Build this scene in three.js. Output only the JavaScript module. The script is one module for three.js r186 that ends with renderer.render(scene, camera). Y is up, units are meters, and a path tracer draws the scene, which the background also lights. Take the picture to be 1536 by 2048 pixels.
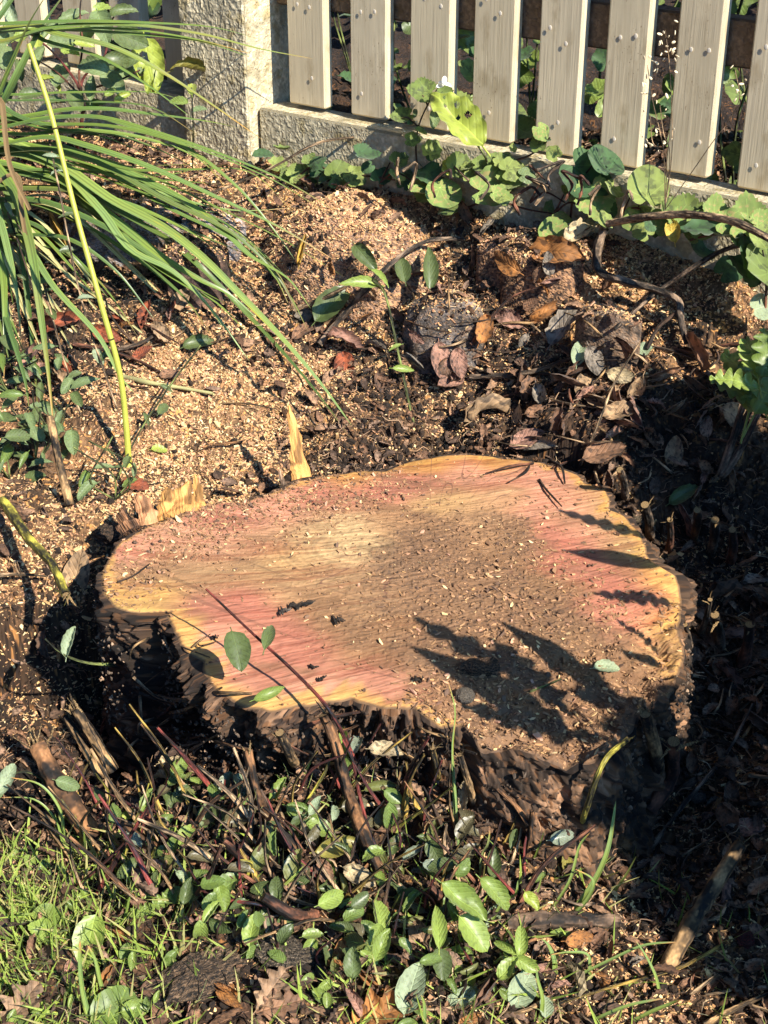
import * as THREE from 'three';
import { Sky } from 'three/addons/objects/Sky.js';
import { mergeGeometries } from 'three/addons/utils/BufferGeometryUtils.js';

// ------------------------------------------------------------------ camera, sky, sun, exposure
const scene = new THREE.Scene();
const PITCH = 28.5 * Math.PI / 180, F = 2950;
const CAM = new THREE.Vector3(0, 1.45, 2.45);
const camera = new THREE.PerspectiveCamera(2 * Math.atan(1024 / F) * 180 / Math.PI, 0.75, 0.05, 400);
camera.position.copy(CAM);
camera.rotation.set(-PITCH, 0, 0);
scene.add(camera);
const renderer = new THREE.WebGLRenderer({ antialias: true });
renderer.setSize(768, 1024);
renderer.toneMapping = THREE.LinearToneMapping;
renderer.toneMappingExposure = 2.05;
renderer.shadowMap.enabled = true;
renderer.shadowMap.type = THREE.PCFSoftShadowMap;
const ELEV = 39 * Math.PI / 180, AZ = [0.63, 0.777];
const SUN = new THREE.Vector3(AZ[0] * Math.cos(ELEV), Math.sin(ELEV), AZ[1] * Math.cos(ELEV)).normalize();
const sky = new Sky();
sky.name = 'sky'; sky.userData = { kind: 'structure' };
sky.scale.setScalar(300);
sky.material.uniforms.sunPosition.value.copy(SUN);
sky.material.uniforms.turbidity.value = 7;
sky.material.uniforms.rayleigh.value = 0.55;
sky.material.uniforms.mieCoefficient.value = 0.004;
if (sky.material.uniforms.cloudCoverage) sky.material.uniforms.cloudCoverage.value = 0.15;
scene.add(sky);
scene.environmentIntensity = 0.14;
const sun = new THREE.DirectionalLight(new THREE.Color(1, 0.91, 0.76), 5);
sun.position.copy(SUN).multiplyScalar(12);
sun.castShadow = true;
sun.shadow.mapSize.set(4096, 4096);
Object.assign(sun.shadow.camera, { left: -3, right: 3, top: 3, bottom: -3, near: 1, far: 30 });
sun.shadow.radius = 1;
scene.add(sun, sun.target);

// ------------------------------------------------------------------ numbers and noise
const V = (x, y, z) => new THREE.Vector3(x, y, z);
function rng(seed) { let s = seed >>> 0; return () => { s = (s + 0x6D2B79F5) | 0; let t = Math.imul(s ^ (s >>> 15), 1 | s); t = (t + Math.imul(t ^ (t >>> 7), 61 | t)) ^ t; return ((t ^ (t >>> 14)) >>> 0) / 4294967296; }; }
const R = rng(20240611);
const rr = (a, b) => a + (b - a) * R();
const pick = (a) => a[Math.floor(R() * a.length)];
const clamp = (x, a = 0, b = 1) => Math.max(a, Math.min(b, x));
const sstep = (a, b, x) => { const t = clamp((x - a) / (b - a)); return t * t * (3 - 2 * t); };
const lerp = (a, b, t) => a + (b - a) * t;
const mix3 = (a, b, t) => [lerp(a[0], b[0], t), lerp(a[1], b[1], t), lerp(a[2], b[2], t)];
function h2(x, y) { let n = Math.imul(x | 0, 374761393) + Math.imul(y | 0, 668265263); n = Math.imul(n ^ (n >>> 13), 1274126177); return ((n ^ (n >>> 16)) >>> 0) / 4294967296; }
function vn(x, y) { const xi = Math.floor(x), yi = Math.floor(y); let u = x - xi, v = y - yi; u = u * u * (3 - 2 * u); v = v * v * (3 - 2 * v); const a = h2(xi, yi), b = h2(xi + 1, yi), c = h2(xi, yi + 1), d = h2(xi + 1, yi + 1); return a + (b - a) * u + (c - a) * v + (a - b - c + d) * u * v; }
function fbm(x, y, o = 4) { let s = 0, a = 0.5, n = 0; for (let i = 0; i < o; i++) { s += a * vn(x, y); n += a; x = x * 2.03 + 17.3; y = y * 2.03 + 5.1; a *= 0.5; } return s / n; }
function vnp(x, y, px, py) { const m = (a, p) => ((a % p) + p) % p; const xi = Math.floor(x), yi = Math.floor(y); let u = x - xi, v = y - yi; u = u * u * (3 - 2 * u); v = v * v * (3 - 2 * v); const x0 = m(xi, px), x1 = m(xi + 1, px), y0 = m(yi, py), y1 = m(yi + 1, py); const a = h2(x0, y0), b = h2(x1, y0), c = h2(x0, y1), d = h2(x1, y1); return a + (b - a) * u + (c - a) * v + (a - b - c + d) * u * v; }
function fbmp(u, v, f, o = 4) { let s = 0, a = 0.5, n = 0; for (let i = 0; i < o; i++) { s += a * vnp(u * f + 0.37 * i, v * f + 0.71 * i, f, f); n += a; f *= 2; a *= 0.55; } return s / n; }

// ------------------------------------------------------------------ pixel of the photograph -> point of the place
const FWD = V(0, -Math.sin(PITCH), -Math.cos(PITCH)), UP = V(0, Math.cos(PITCH), -Math.sin(PITCH)), RT = V(1, 0, 0);
const ray = (px, py) => FWD.clone().addScaledVector(RT, (px - 768) / F).addScaledVector(UP, (1024 - py) / F);
const aty = (px, py, y) => { const d = ray(px, py); return CAM.clone().addScaledVector(d, (y - CAM.y) / d.y); };
const atd = (px, py, d) => CAM.clone().addScaledVector(ray(px, py), d);
const toPx = (p) => { const q = p.clone().sub(CAM), d = q.dot(FWD); return [768 + q.dot(RT) / d * F, 1024 - q.dot(UP) / d * F, d]; };

// ------------------------------------------------------------------ textures
function dataTex(w, h, fn, srgb = true) {
  const d = new Uint8Array(w * h * 4);
  for (let j = 0; j < h; j++) for (let i = 0; i < w; i++) {
    const c = fn((i + 0.5) / w, (j + 0.5) / h), k = (j * w + i) * 4;
    if (typeof c === 'number') { d[k] = d[k + 1] = d[k + 2] = clamp(c) * 255; } else { d[k] = clamp(c[0]) * 255; d[k + 1] = clamp(c[1]) * 255; d[k + 2] = clamp(c[2]) * 255; }
    d[k + 3] = 255;
  }
  const t = new THREE.DataTexture(d, w, h, THREE.RGBAFormat);
  t.wrapS = t.wrapT = THREE.RepeatWrapping; t.magFilter = THREE.LinearFilter; t.minFilter = THREE.LinearMipmapLinearFilter; t.generateMipmaps = true;
  if (srgb) t.colorSpace = THREE.SRGBColorSpace;
  t.needsUpdate = true;
  return t;
}
const lin = (r, g, b) => new THREE.Color().setRGB(r, g, b);
const mat = (o) => new THREE.MeshPhysicalMaterial({ roughness: 0.9, side: THREE.DoubleSide, ...o });

// ------------------------------------------------------------------ geometry builders
class MB {
  constructor() { this.p = []; this.u = []; this.i = []; this.c = null; }
  v(x, y, z, u = 0, v = 0) { this.p.push(x, y, z); this.u.push(u, v); return this.p.length / 3 - 1; }
  t(a, b, c) { this.i.push(a, b, c); }
  q(a, b, c, d) { this.i.push(a, b, c, a, c, d); }
  geo() { const g = new THREE.BufferGeometry(); g.setAttribute('position', new THREE.Float32BufferAttribute(this.p, 3)); g.setAttribute('uv', new THREE.Float32BufferAttribute(this.u, 2)); if (this.c) g.setAttribute('color', new THREE.Float32BufferAttribute(this.c, 3)); g.setIndex(this.i); g.computeVertexNormals(); return g; }
}
const curve = (pts, n) => new THREE.CatmullRomCurve3(pts, false, 'centripetal').getPoints(n);
// a stem: round, tapering, slightly knobbly
function tube(pts, rad, seg = 7, n = 0, knob = 0.08, cap = true) {
  n = n || Math.max(6, pts.length * 5);
  const c = pts.length > 1 ? curve(pts, n) : pts, m = new MB();
  let up = V(0.3, 1, 0.2).normalize(), len = 0;
  for (let k = 0; k <= n; k++) {
    const t = c[Math.min(k + 1, n)].clone().sub(c[Math.max(k - 1, 0)]).normalize();
    const s = up.clone().cross(t).normalize(); up = t.clone().cross(s).normalize();
    const r = (typeof rad === 'function' ? rad(k / n) : rad) * (1 + knob * (vn(k * 0.9 + pts[0].x * 77, pts[0].z * 31) - 0.5) * 2);
    if (k) len += c[k].distanceTo(c[k - 1]);
    for (let j = 0; j <= seg; j++) { const a = j / seg * Math.PI * 2, rj = r * (1 + knob * 0.8 * (vn(k * 1.7 + 9, (j % seg) * 1.3 + pts[0].x * 50) - 0.5)); m.v(c[k].x + (s.x * Math.cos(a) + up.x * Math.sin(a)) * rj, c[k].y + (s.y * Math.cos(a) + up.y * Math.sin(a)) * rj, c[k].z + (s.z * Math.cos(a) + up.z * Math.sin(a)) * rj, j / seg * 0.06, len); }
  }
  for (let k = 0; k < n; k++) for (let j = 0; j < seg; j++) { const a = k * (seg + 1) + j; m.q(a, a + 1, a + seg + 2, a + seg + 1); }
  if (cap) for (const k of [0, n]) { const q = c[k], o = m.v(q.x, q.y, q.z, 0.03, 0); for (let j = 0; j < seg; j++) k ? m.t(o, k * (seg + 1) + j + 1, k * (seg + 1) + j) : m.t(o, j, j + 1); }
  return m.geo();
}
// a strap blade along a curve, V-folded, with the width w(t)
function ribbon(pts, w, fold = 0.35, n = 22, twist = 0, face = V(0, 1, 0.35)) {
  const c = curve(pts, n), m = new MB(), hs = vn(pts[pts.length - 1].x * 913, pts[pts.length - 1].z * 717), tip = hs > .35 ? .80 + .18 * hs : 2, dry = vn(pts[pts.length - 1].y * 517, 3) > .8 ? .35 : 0; m.c = []; const X = [-1, -0.5, 0, 0.5, 1];
  let len = 0;
  for (let k = 0; k <= n; k++) {
    const t = c[Math.min(k + 1, n)].clone().sub(c[Math.max(k - 1, 0)]).normalize();
    const s = t.clone().cross(face).normalize().applyAxisAngle(t, twist * (k / n - 0.3)); const nn = s.clone().cross(t).normalize();
    if (k) len += c[k].distanceTo(c[k - 1]);
    const ww = w(k / n) / 2;
    for (const x of X) { const z = Math.abs(x) * ww * fold; m.v(c[k].x + s.x * x * ww + nn.x * z, c[k].y + s.y * x * ww + nn.y * z, c[k].z + s.z * x * ww + nn.z * z, (x + 1) / 2, len); const e = Math.max(sstep(tip - .06, tip + .05, k / n + .03 * x), dry * vn(k * .4, hs * 50)), y = .25 * sstep(.35, .6, vn(k * .25 + hs * 90, x * .8)); m.c.push(lerp(1, 2.4, e) * (1 + y), lerp(1, .95, e) * (1 + y * .4), lerp(1, 1.5, e) * (1 - y)); }
  }
  for (let k = 0; k < n; k++) for (let j = 0; j < 4; j++) { const a = k * 5 + j; m.q(a, a + 1, a + 6, a + 5); }
  return m.geo();
}
// a leaf of length 1 along +y, facing +z
function leafGeo(o) {
  const { W = 0.6, prof, curl = 0.3, cup = 0.15, rip = 0.02, ripn = 5, n = 12, m: mm = 6, warp = 0, seed = 1, stalk = 0.12, twist = 0 } = o, m = new MB(), r = rng(seed);
  const ph = r() * 6, ph2 = r() * 6;
  let y = 0, z = 0; const rows = [];
  for (let k = 0; k <= n; k++) {
    const t = k / n, a = curl * (t - 0.35);
    if (k) { y += Math.cos(a) / n; z -= Math.sin(a) / n; }
    const w = Math.max(0.004, prof(t) * W / 2);
    for (let j = 0; j <= mm; j++) {
      const s = j / mm * 2 - 1, sg = Math.sign(s), as = Math.abs(s);
      const ca = cup * 1.5 * as, tw = twist * (t - 0.3);
      let x = s * w * Math.cos(ca), zz = as * w * Math.sin(ca) + rip * Math.sin(t * ripn * 6.28 + ph + sg) * as * as + warp * (vn(t * 3 + seed * 7.7, s * 1.5 + ph2 + 9) - 0.5);
      const xr = x * Math.cos(tw) - zz * Math.sin(tw), zr = x * Math.sin(tw) + zz * Math.cos(tw);
      m.v(xr, y + zr * Math.sin(a), z + zr * Math.cos(a), s * prof(t) * 0.5 + 0.5, t);
    }
  }
  for (let k = 0; k < n; k++) for (let j = 0; j < mm; j++) { const a = k * (mm + 1) + j; m.q(a, a + 1, a + mm + 2, a + mm + 1); }
  if (stalk) { // leaf stalk, a thin four-sided rod
    const b = m.p.length / 3; for (const [yy, q, zc] of [[0.06, 0.012, 0.0], [-stalk, 0.014, -0.02 - stalk * 0.15]]) for (let j = 0; j < 4; j++) { const a = j * Math.PI / 2; m.v(Math.cos(a) * q, yy, zc + Math.sin(a) * q, 0.5, 0.05); }
    for (let j = 0; j < 4; j++) m.q(b + j, b + (j + 1) % 4, b + 4 + (j + 1) % 4, b + 4 + j);
  }
  return m.geo();
}
// a round, lobed leaf (stalk at the notch), about 1 across, stalk towards -y
function discLeaf(o) {
  const { lobes = 5, deep = 0.18, teeth = 17, tooth = 0.04, notch = 0.5, cup = 0.2, warp = 0.12, seed = 3, pointy = 0.15, rad = (a) => 1 } = o, m = new MB(), N = 60, K = 6;
  for (let k = 0; k <= K; k++) for (let j = 0; j <= N; j++) {
    const a = -Math.PI / 2 + (j / N) * Math.PI * 2, f = k / K;
    let r = 0.5 * rad(a) * (1 - deep * 0.5 * (1 - Math.cos(lobes * (a - Math.PI / 2))) * 0.5 + tooth * (Math.abs(((j / N * teeth) % 1) - 0.5) * 2 - 0.5) + pointy * Math.pow(Math.max(0, Math.sin(a)), 8));
    const da = Math.min(j / N, 1 - j / N); r *= 1 - notch * Math.exp(-da * da * 700);
    r *= f; const x = r * Math.cos(a), y = r * Math.sin(a);
    m.v(x, y + 0.3, cup * r * r * 2 + warp * (vn(x * 3 + seed * 5.3, y * 3 + seed) - 0.5) * f, 0.5 + x, 0.5 + y);
  }
  for (let k = 0; k < K; k++) for (let j = 0; j < N; j++) { const a = k * (N + 1) + j; m.q(a, a + N + 1, a + N + 2, a + 1); }
  return m.geo();
}
function box(x0, x1, y0, y1, z0, z1, b = 0.003) { // bevelled box in its own axes
  const m = new MB(), P = (x, y, z, u, v) => m.v(x, y, z, u, v);
  const face = (o, a, c, na) => { // o: corner list of 4 with uv
    const i = o.map((q) => P(q[0], q[1], q[2], q[3], q[4])); m.q(...i);
  };
  const X = [x0, x1], Y = [y0, y1], Z = [z0, z1];
  // each face inset by b, bevel strips between
  const f = {};
  const add = (key, pts, uvf) => { f[key] = pts.map((p) => P(p[0], p[1], p[2], ...uvf(p))); };
  const zu = (p) => [p[0], p[1]], xu = (p) => [p[2], p[1]], yu = (p) => [p[0], p[2]];
  add('z1', [[x0 + b, y0 + b, z1], [x1 - b, y0 + b, z1], [x1 - b, y1 - b, z1], [x0 + b, y1 - b, z1]], zu);
  add('z0', [[x1 - b, y0 + b, z0], [x0 + b, y0 + b, z0], [x0 + b, y1 - b, z0], [x1 - b, y1 - b, z0]], zu);
  add('x1', [[x1, y0 + b, z1 - b], [x1, y0 + b, z0 + b], [x1, y1 - b, z0 + b], [x1, y1 - b, z1 - b]], xu);
  add('x0', [[x0, y0 + b, z0 + b], [x0, y0 + b, z1 - b], [x0, y1 - b, z1 - b], [x0, y1 - b, z0 + b]], xu);
  add('y1', [[x0 + b, y1, z1 - b], [x1 - b, y1, z1 - b], [x1 - b, y1, z0 + b], [x0 + b, y1, z0 + b]], yu);
  add('y0', [[x0 + b, y0, z0 + b], [x1 - b, y0, z0 + b], [x1 - b, y0, z1 - b], [x0 + b, y0, z1 - b]], yu);
  for (const k in f) m.q(...f[k]);
  const A = f;
  m.q(A.z1[1], A.x1[0], A.x1[3], A.z1[2]); m.q(A.x1[1], A.z0[0], A.z0[3], A.x1[2]); m.q(A.z0[1], A.x0[0], A.x0[3], A.z0[2]); m.q(A.x0[1], A.z1[0], A.z1[3], A.x0[2]);
  m.q(A.z1[3], A.z1[2], A.y1[1], A.y1[0]); m.q(A.x1[3], A.x1[2], A.y1[2], A.y1[1]); m.q(A.z0[3], A.z0[2], A.y1[3], A.y1[2]); m.q(A.x0[3], A.x0[2], A.y1[0], A.y1[3]);
  m.q(A.y0[3], A.y0[2], A.z1[1], A.z1[0]); m.q(A.y0[2], A.y0[1], A.x1[1], A.x1[0]); m.q(A.y0[1], A.y0[0], A.z0[1], A.z0[0]); m.q(A.y0[0], A.y0[3], A.x0[1], A.x0[0]);
  const T = (a, b2, c) => m.t(a, b2, c);
  T(A.z1[2], A.x1[3], A.y1[1]); T(A.x1[2], A.z0[3], A.y1[2]); T(A.z0[2], A.x0[3], A.y1[3]); T(A.x0[2], A.z1[3], A.y1[0]);
  T(A.z1[1], A.y0[2], A.x1[0]); T(A.x1[1], A.y0[1], A.z0[0]); T(A.z0[1], A.y0[0], A.x0[0]); T(A.x0[1], A.y0[3], A.z1[0]);
  const g = m.geo().toNonIndexed(); g.computeVertexNormals(); return g;
}

// ------------------------------------------------------------------ things and parts
const taken = new Map();
function numbered(n) { const k = taken.get(n) || 0; taken.set(n, k + 1); return k ? n + '_' + String(k).padStart(3, '0') : n; }
function tag(o, label, category, group, kind) { if (kind) o.userData.kind = kind; if (label) o.userData.label = label; if (category) o.userData.category = category; if (group) o.userData.group = group; return o; }
function thing(name, label, category, base, group) { const g = new THREE.Group(); g.name = numbered(name); g.position.copy(base); scene.add(g); tag(g, label, category, group); g.base = base.clone(); return g; }
const rootOf = (o) => { while (!o.base && o.parent) o = o.parent; return o; };
function part(parent, name, geo, m) { const b = rootOf(parent).base; geo.translate(-b.x, -b.y, -b.z); const o = new THREE.Mesh(geo, m); o.name = name; parent.add(o); return o; }
function solo(name, label, category, geo, m, base, group) { geo.translate(-base.x, -base.y, -base.z); const o = new THREE.Mesh(geo, m); o.name = numbered(name); o.position.copy(base); scene.add(o); return tag(o, label, category, group); }
// orient a mesh made along +y facing +z
const Mx = new THREE.Matrix4();
function pose(o, p, dir, nrm, L) {
  const z = nrm.clone().normalize(), y = dir.clone().addScaledVector(z, -dir.dot(z)).normalize(), x = y.clone().cross(z);
  Mx.makeBasis(x, y, z); o.quaternion.setFromRotationMatrix(Mx); o.position.copy(p); o.scale.setScalar(L); return o;
}
const camBack = FWD.clone().negate();
function rndDir() { const a = R() * 6.283, z = R() * 2 - 1, q = Math.sqrt(1 - z * z); return V(q * Math.cos(a), z, q * Math.sin(a)); }
const imgDir = (deg, into = 0) => RT.clone().multiplyScalar(Math.cos(deg * Math.PI / 180)).addScaledVector(UP, Math.sin(deg * Math.PI / 180)).addScaledVector(FWD, into);
// ------------------------------------------------------------------ shape of the ground
const HP = [
  [100, 2040, 0], [400, 2040, 0], [768, 2040, 0], [1150, 2040, 0], [1450, 2040, 0], [60, 1800, .01], [300, 1800, .0], [700, 1780, .0], [1000, 1800, 0], [1300, 1750, 0], [1500, 1800, .01],
  [100, 1690, -.02], [300, 1680, -.01], [600, 1650, -.01], [900, 1650, -.01], [1200, 1650, 0], [1450, 1600, .02],
  [60, 1580, -.10], [180, 1520, -.12], [280, 1430, -.11], [150, 1430, -.12], [30, 1450, -.08], [300, 1340, -.08],
  [30, 1330, .08], [40, 1230, .14], [140, 1190, .14], [110, 1100, .15], [0, 1000, .15], [160, 1250, .08], [200, 1000, .15],
  [300, 1010, .17], [450, 930, .14], [520, 900, .15], [600, 830, .19], [768, 820, .2], [768, 880, .17], [900, 870, .18], [1000, 850, .19], [1120, 880, .16], [300, 780, .22], [100, 800, .2], [450, 760, .23], [600, 700, .265], [768, 700, .27], [900, 700, .285], [1050, 740, .285], [1200, 780, .28],
  [100, 600, .31], [300, 600, .31], [500, 600, .32], [700, 600, .335], [850, 590, .36], [1000, 620, .36], [1100, 610, .39], [1150, 690, .33],
  [300, 480, .41], [100, 450, .43], [500, 480, .41], [650, 470, .44], [850, 470, .47], [1000, 500, .465], [1100, 500, .495], [1200, 500, .52], [1330, 525, .51],
  [1250, 560, .49], [1350, 600, .475], [1450, 645, .44], [1480, 662, .42], [1250, 668, .40], [1350, 708, .375], [1450, 728, .36], [1500, 560, .50], [1536, 480, .55], [1530, 640, .42], [1300, 780, .305], [1300, 850, .24], [1450, 800, .3],
  [540, 335, .5], [100, 300, .5], [300, 330, .5], [700, 360, .505], [900, 390, .525], [1100, 410, .55], [1300, 440, .565], [1500, 455, .58],
  [1300, 960, .17], [1450, 900, .22], [1530, 800, .31], [1420, 1200, .08], [1530, 1100, .12], [1450, 1400, .04], [1350, 1500, .02], [1530, 1500, .03],
].map(([a, b, h]) => { const p = aty(a, b, h); return [p.x, p.z, h]; });
for (const [z, h] of [[.74, .15], [.80, .137], [.87, .098], [.95, .042]]) for (const x of [-.22, -.14, -.06, .02, .09]) HP.push([x, z, h * (x < -.2 ? .6 : 1)]);
for (const z of [-1.9, -2.6]) for (let x = -2; x <= 2.2; x += 0.5) HP.push([x, z, 0.5]);
for (const s of [-1.2, -.9, -.6, -.3, 0, .3, .6, .9, 1.2, 1.5]) for (const n of [.03, -.15, -.45]) HP.push([-.2715 + s * .799 + n * -.602, -1.0318 + s * .602 + n * .799, .5 + .07 * Math.max(0, s)]);
const gauss = (pts, s) => (x, z) => { let w = 0, a = 0; for (const p of pts) { const d = (x - p[0]) ** 2 + (z - p[1]) ** 2, k = Math.exp(-d / (2 * s * s)) + 2e-5 / (d + 0.05); w += k; a += k * p[2]; } return a / w; };
const hBase = gauss(HP, 0.085);
const GX0 = -1.7, GX1 = 1.7, GZ0 = -2.3, GZ1 = 1.6, GS = 0.008;
const NX = Math.round((GX1 - GX0) / GS) + 1, NZ = Math.round((GZ1 - GZ0) / GS) + 1;
const CS = 0.025, CNX = Math.round((GX1 - GX0) / CS) + 2, CNZ = Math.round((GZ1 - GZ0) / CS) + 2;
const coarse = (fn) => { const g = new Float32Array(CNX * CNZ); for (let j = 0; j < CNZ; j++) for (let i = 0; i < CNX; i++) g[j * CNX + i] = fn(GX0 + i * CS, GZ0 + j * CS); return (x, z) => { const u = clamp((x - GX0) / CS, 0, CNX - 1.001), v = clamp((z - GZ0) / CS, 0, CNZ - 1.001), i = Math.floor(u), j = Math.floor(v), a = u - i, b = v - j, k = j * CNX + i; return (g[k] * (1 - a) + g[k + 1] * a) * (1 - b) + (g[k + CNX] * (1 - a) + g[k + CNX + 1] * a) * b; }; };
const hCoarse = coarse(hBase);
// ------------------------------------------------------------------ stump outline (on the plane of the cut) and rocks
const TOP = 0.22;
const OUT = [[200, 1150], [203, 1170], [208, 1188], [222, 1206], [250, 1220], [285, 1225], [318, 1219], [345, 1221], [328, 1231], [338, 1246], [350, 1262], [352, 1280], [368, 1300], [388, 1308], [410, 1318], [404, 1338], [418, 1362], [440, 1380], [465, 1398], [500, 1413], [540, 1420], [600, 1412], [650, 1402], [700, 1398], [728, 1405], [755, 1417], [790, 1419], [825, 1412], [850, 1430], [880, 1452], [925, 1446], [960, 1485], [1010, 1492], [1070, 1512], [1130, 1515], [1190, 1500], [1240, 1462], [1272, 1412], [1300, 1388], [1340, 1372], [1356, 1330], [1372, 1290], [1358, 1250], [1362, 1215], [1366, 1180], [1350, 1145], [1318, 1128], [1296, 1105], [1285, 1070], [1262, 1040], [1222, 1018], [1222, 995], [1212, 975], [1168, 966], [1155, 945], [1110, 930], [1080, 920], [1010, 911], [940, 905], [860, 914], [800, 924], [770, 940], [730, 938], [690, 947], [640, 952], [590, 962], [560, 975], [500, 1000], [440, 1006], [380, 1022], [300, 1052], [240, 1082], [212, 1115]];
const SC = aty(800, 1180, TOP);
const NR = 720, Rtab = new Float32Array(NR);
{
  const a = OUT.map(([x, y]) => { const p = aty(x, y, TOP); return [Math.atan2(p.z - SC.z, p.x - SC.x), Math.hypot(p.x - SC.x, p.z - SC.z)]; });
  // unwrap so that the angle falls steadily along the outline
  let u = [a[0]]; for (let k = 1; k < a.length; k++) { let t = a[k][0]; while (t > u[k - 1][0] + 1) t -= 2 * Math.PI; while (t < u[k - 1][0] - Math.PI) t += 2 * Math.PI; u.push([Math.min(t, u[k - 1][0] - 0.004), a[k][1]]); }
  u.push([u[0][0] - 2 * Math.PI, u[0][1]]);
  for (let k = 0; k < NR; k++) { let t = Math.PI * 2 * k / NR; while (t > u[0][0]) t -= 2 * Math.PI; while (t < u[u.length - 1][0]) t += 2 * Math.PI; let j = 0; while (j < u.length - 2 && u[j + 1][0] > t) j++; const f = clamp((u[j][0] - t) / (u[j][0] - u[j + 1][0] + 1e-9)); Rtab[k] = lerp(u[j][1], u[j + 1][1], f) + (fbm(k * 0.13, 3.3, 2) - .5) * .012; }
}
const Rout = (a) => { let u = a / (2 * Math.PI) * NR; u = ((u % NR) + NR) % NR; const i = Math.floor(u), f = u - i; return lerp(Rtab[i], Rtab[(i + 1) % NR], f); };
const inStump = (x, z) => Math.hypot(x - SC.x, z - SC.z) - Rout(Math.atan2(z - SC.z, x - SC.x));
const HOLE = aty(145, 1440, -.06);
const hg = new Float32Array(NX * NZ);
for (let j = 0; j < NZ; j++) for (let i = 0; i < NX; i++) {
  const x = GX0 + i * GS, z = GZ0 + j * GS;
  const rough = sstep(1.15, 0.9, z), si = Math.abs(x - SC.x) < .7 && Math.abs(z - SC.z) < .6 ? inStump(x, z) : 1;
  const n = (fbm(x * 7 + 3, z * 7, 2) - .5) * .05 + (fbm(x * 26, z * 26 + 9, 2) - .5) * .03 + (vn(x * 70, z * 70) - .5) * .009 + Math.max(0, vn(x * 45 + 40, z * 45) - .72) * .03;
  const hq = Math.hypot((x - HOLE.x) / .25, (z - HOLE.z) / .18) + (fbm(x * 12, z * 12, 3) - .5) * .5;
  hg[j * NX + i] = hCoarse(x, z) - .17 * sstep(1.05, .62, hq) + n * (0.45 + 0.55 * rough);
  if (si < .05) hg[j * NX + i] = Math.min(hg[j * NX + i], lerp(.10, .205, sstep(-.02, .05, si)));
}
const H = (x, z) => { const u = clamp((x - GX0) / GS, 0, NX - 1.001), v = clamp((z - GZ0) / GS, 0, NZ - 1.001), i = Math.floor(u), j = Math.floor(v), a = u - i, b = v - j, k = j * NX + i; return (hg[k] * (1 - a) + hg[k + 1] * a) * (1 - b) + (hg[k + NX] * (1 - a) + hg[k + NX + 1] * a) * b; };

const pA = aty(960, 1380, TOP), pB = aty(1100, 1510, TOP - .05);
function topY(x, z) { // the sawn face: flat, faint saw ridges, broken down and heaped with dust at its near right corner
  const d = ((x - pA.x) * (pB.x - pA.x) + (z - pA.z) * (pB.z - pA.z)) / ((pB.x - pA.x) ** 2 + (pB.z - pA.z) ** 2);
  const k = sstep(-.25, .9, d) * sstep(-.12, .05, x - .05);
  return TOP - .014 * k + (fbm(x * 9, z * 9, 2) - .5) * .008 + (fbm(x * 60, z * 60, 2) - .5) * (.003 + .016 * k) + (fbm(x * 22, z * 22, 2) - .5) * .035 * k;
}
const rocks = [];
const surf = (x, z) => { let h = H(x, z); if (inStump(x, z) < 0) h = Math.max(h, topY(x, z)); for (const r of rocks) { const q = r.top(x, z); if (q > h) h = q; } return h; };
// rock: dome over an ellipse, centre c (x,z), half sizes a,b, turn w, rise over ground
function rockShape(px, py, y, a, b, w, rise, seed, power = 2.4) {
  const p = aty(px, py, y), r = { p, a, b, w, rise, seed };
  const cw = Math.cos(w), sw = Math.sin(w), y0 = y - rise * .8;
  r.q = (x, z) => { const dx = x - p.x, dz = z - p.z, u = (dx * cw + dz * sw), v = (-dx * sw + dz * cw); const an = Math.atan2(v / b, u / a); const rim = 1 + (fbm(Math.cos(an) * 1.6 + seed * 9, Math.sin(an) * 1.6 + 4, 3) - .5) * .7; return Math.hypot(u / a, v / b) / rim; };
  r.y = (x, z) => { const q = r.q(x, z); return y0 + rise * Math.pow(Math.max(0, 1 - Math.pow(q, power)), 1 / 1.9) + (fbm(x * 14 + seed * 5, z * 14, 4) - .5) * rise * .28; };
  r.top = (x, z) => (Math.abs(x - p.x) > a * 1.6 + b && Math.abs(z - p.z) > a * 1.6 + b) ? -9 : (r.q(x, z) < 1 ? r.y(x, z) : -9);
  r.geo = () => { const m = new MB(), N = 56, K = 18; for (let k = 0; k <= K; k++) for (let j = 0; j <= N; j++) { const an = j / N * 6.28318, rim = 1 + (fbm(Math.cos(an) * 1.6 + seed * 9, Math.sin(an) * 1.6 + 4, 3) - .5) * .7; const f = Math.sin(Math.min(1, k / (K - 2)) * Math.PI / 2), u = Math.cos(an) * a * rim * f, v = Math.sin(an) * b * rim * f, x = p.x + u * cw - v * sw, z = p.z + u * sw + v * cw; const y = k > K - 2 ? y0 - (k - K + 2) * .08 - rise * .2 : r.y(x, z); m.v(x, y, z, u, v - y * 1.2); } for (let k = 0; k < K; k++) for (let j = 0; j < N; j++) { const q = k * (N + 1) + j; m.q(q, q + 1, q + N + 2, q + N + 1); } return m.geo(); };
  rocks.push(r); return r;
}
const bigRock = rockShape(715, 440, .478, .25, .17, 0.45, .20, 1, 2.2);
const slab = rockShape(895, 605, .395, .085, .05, 0.3, .10, 2, 3);
const leftRock = rockShape(310, 405, .49, .2, .07, 0.1, .07, 3, 4);
const brownRock = rockShape(385, 480, .45, .07, .055, -.4, .06, 4);
const backRock = rockShape(1085, 480, .505, .12, .07, .4, .045, 5);
const rightSlab = rockShape(1215, 622, .45, .06, .022, .5, .022, 6);
const flatStone = rockShape(1060, 705, .285, .075, .05, .2, .02, 7);

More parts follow.
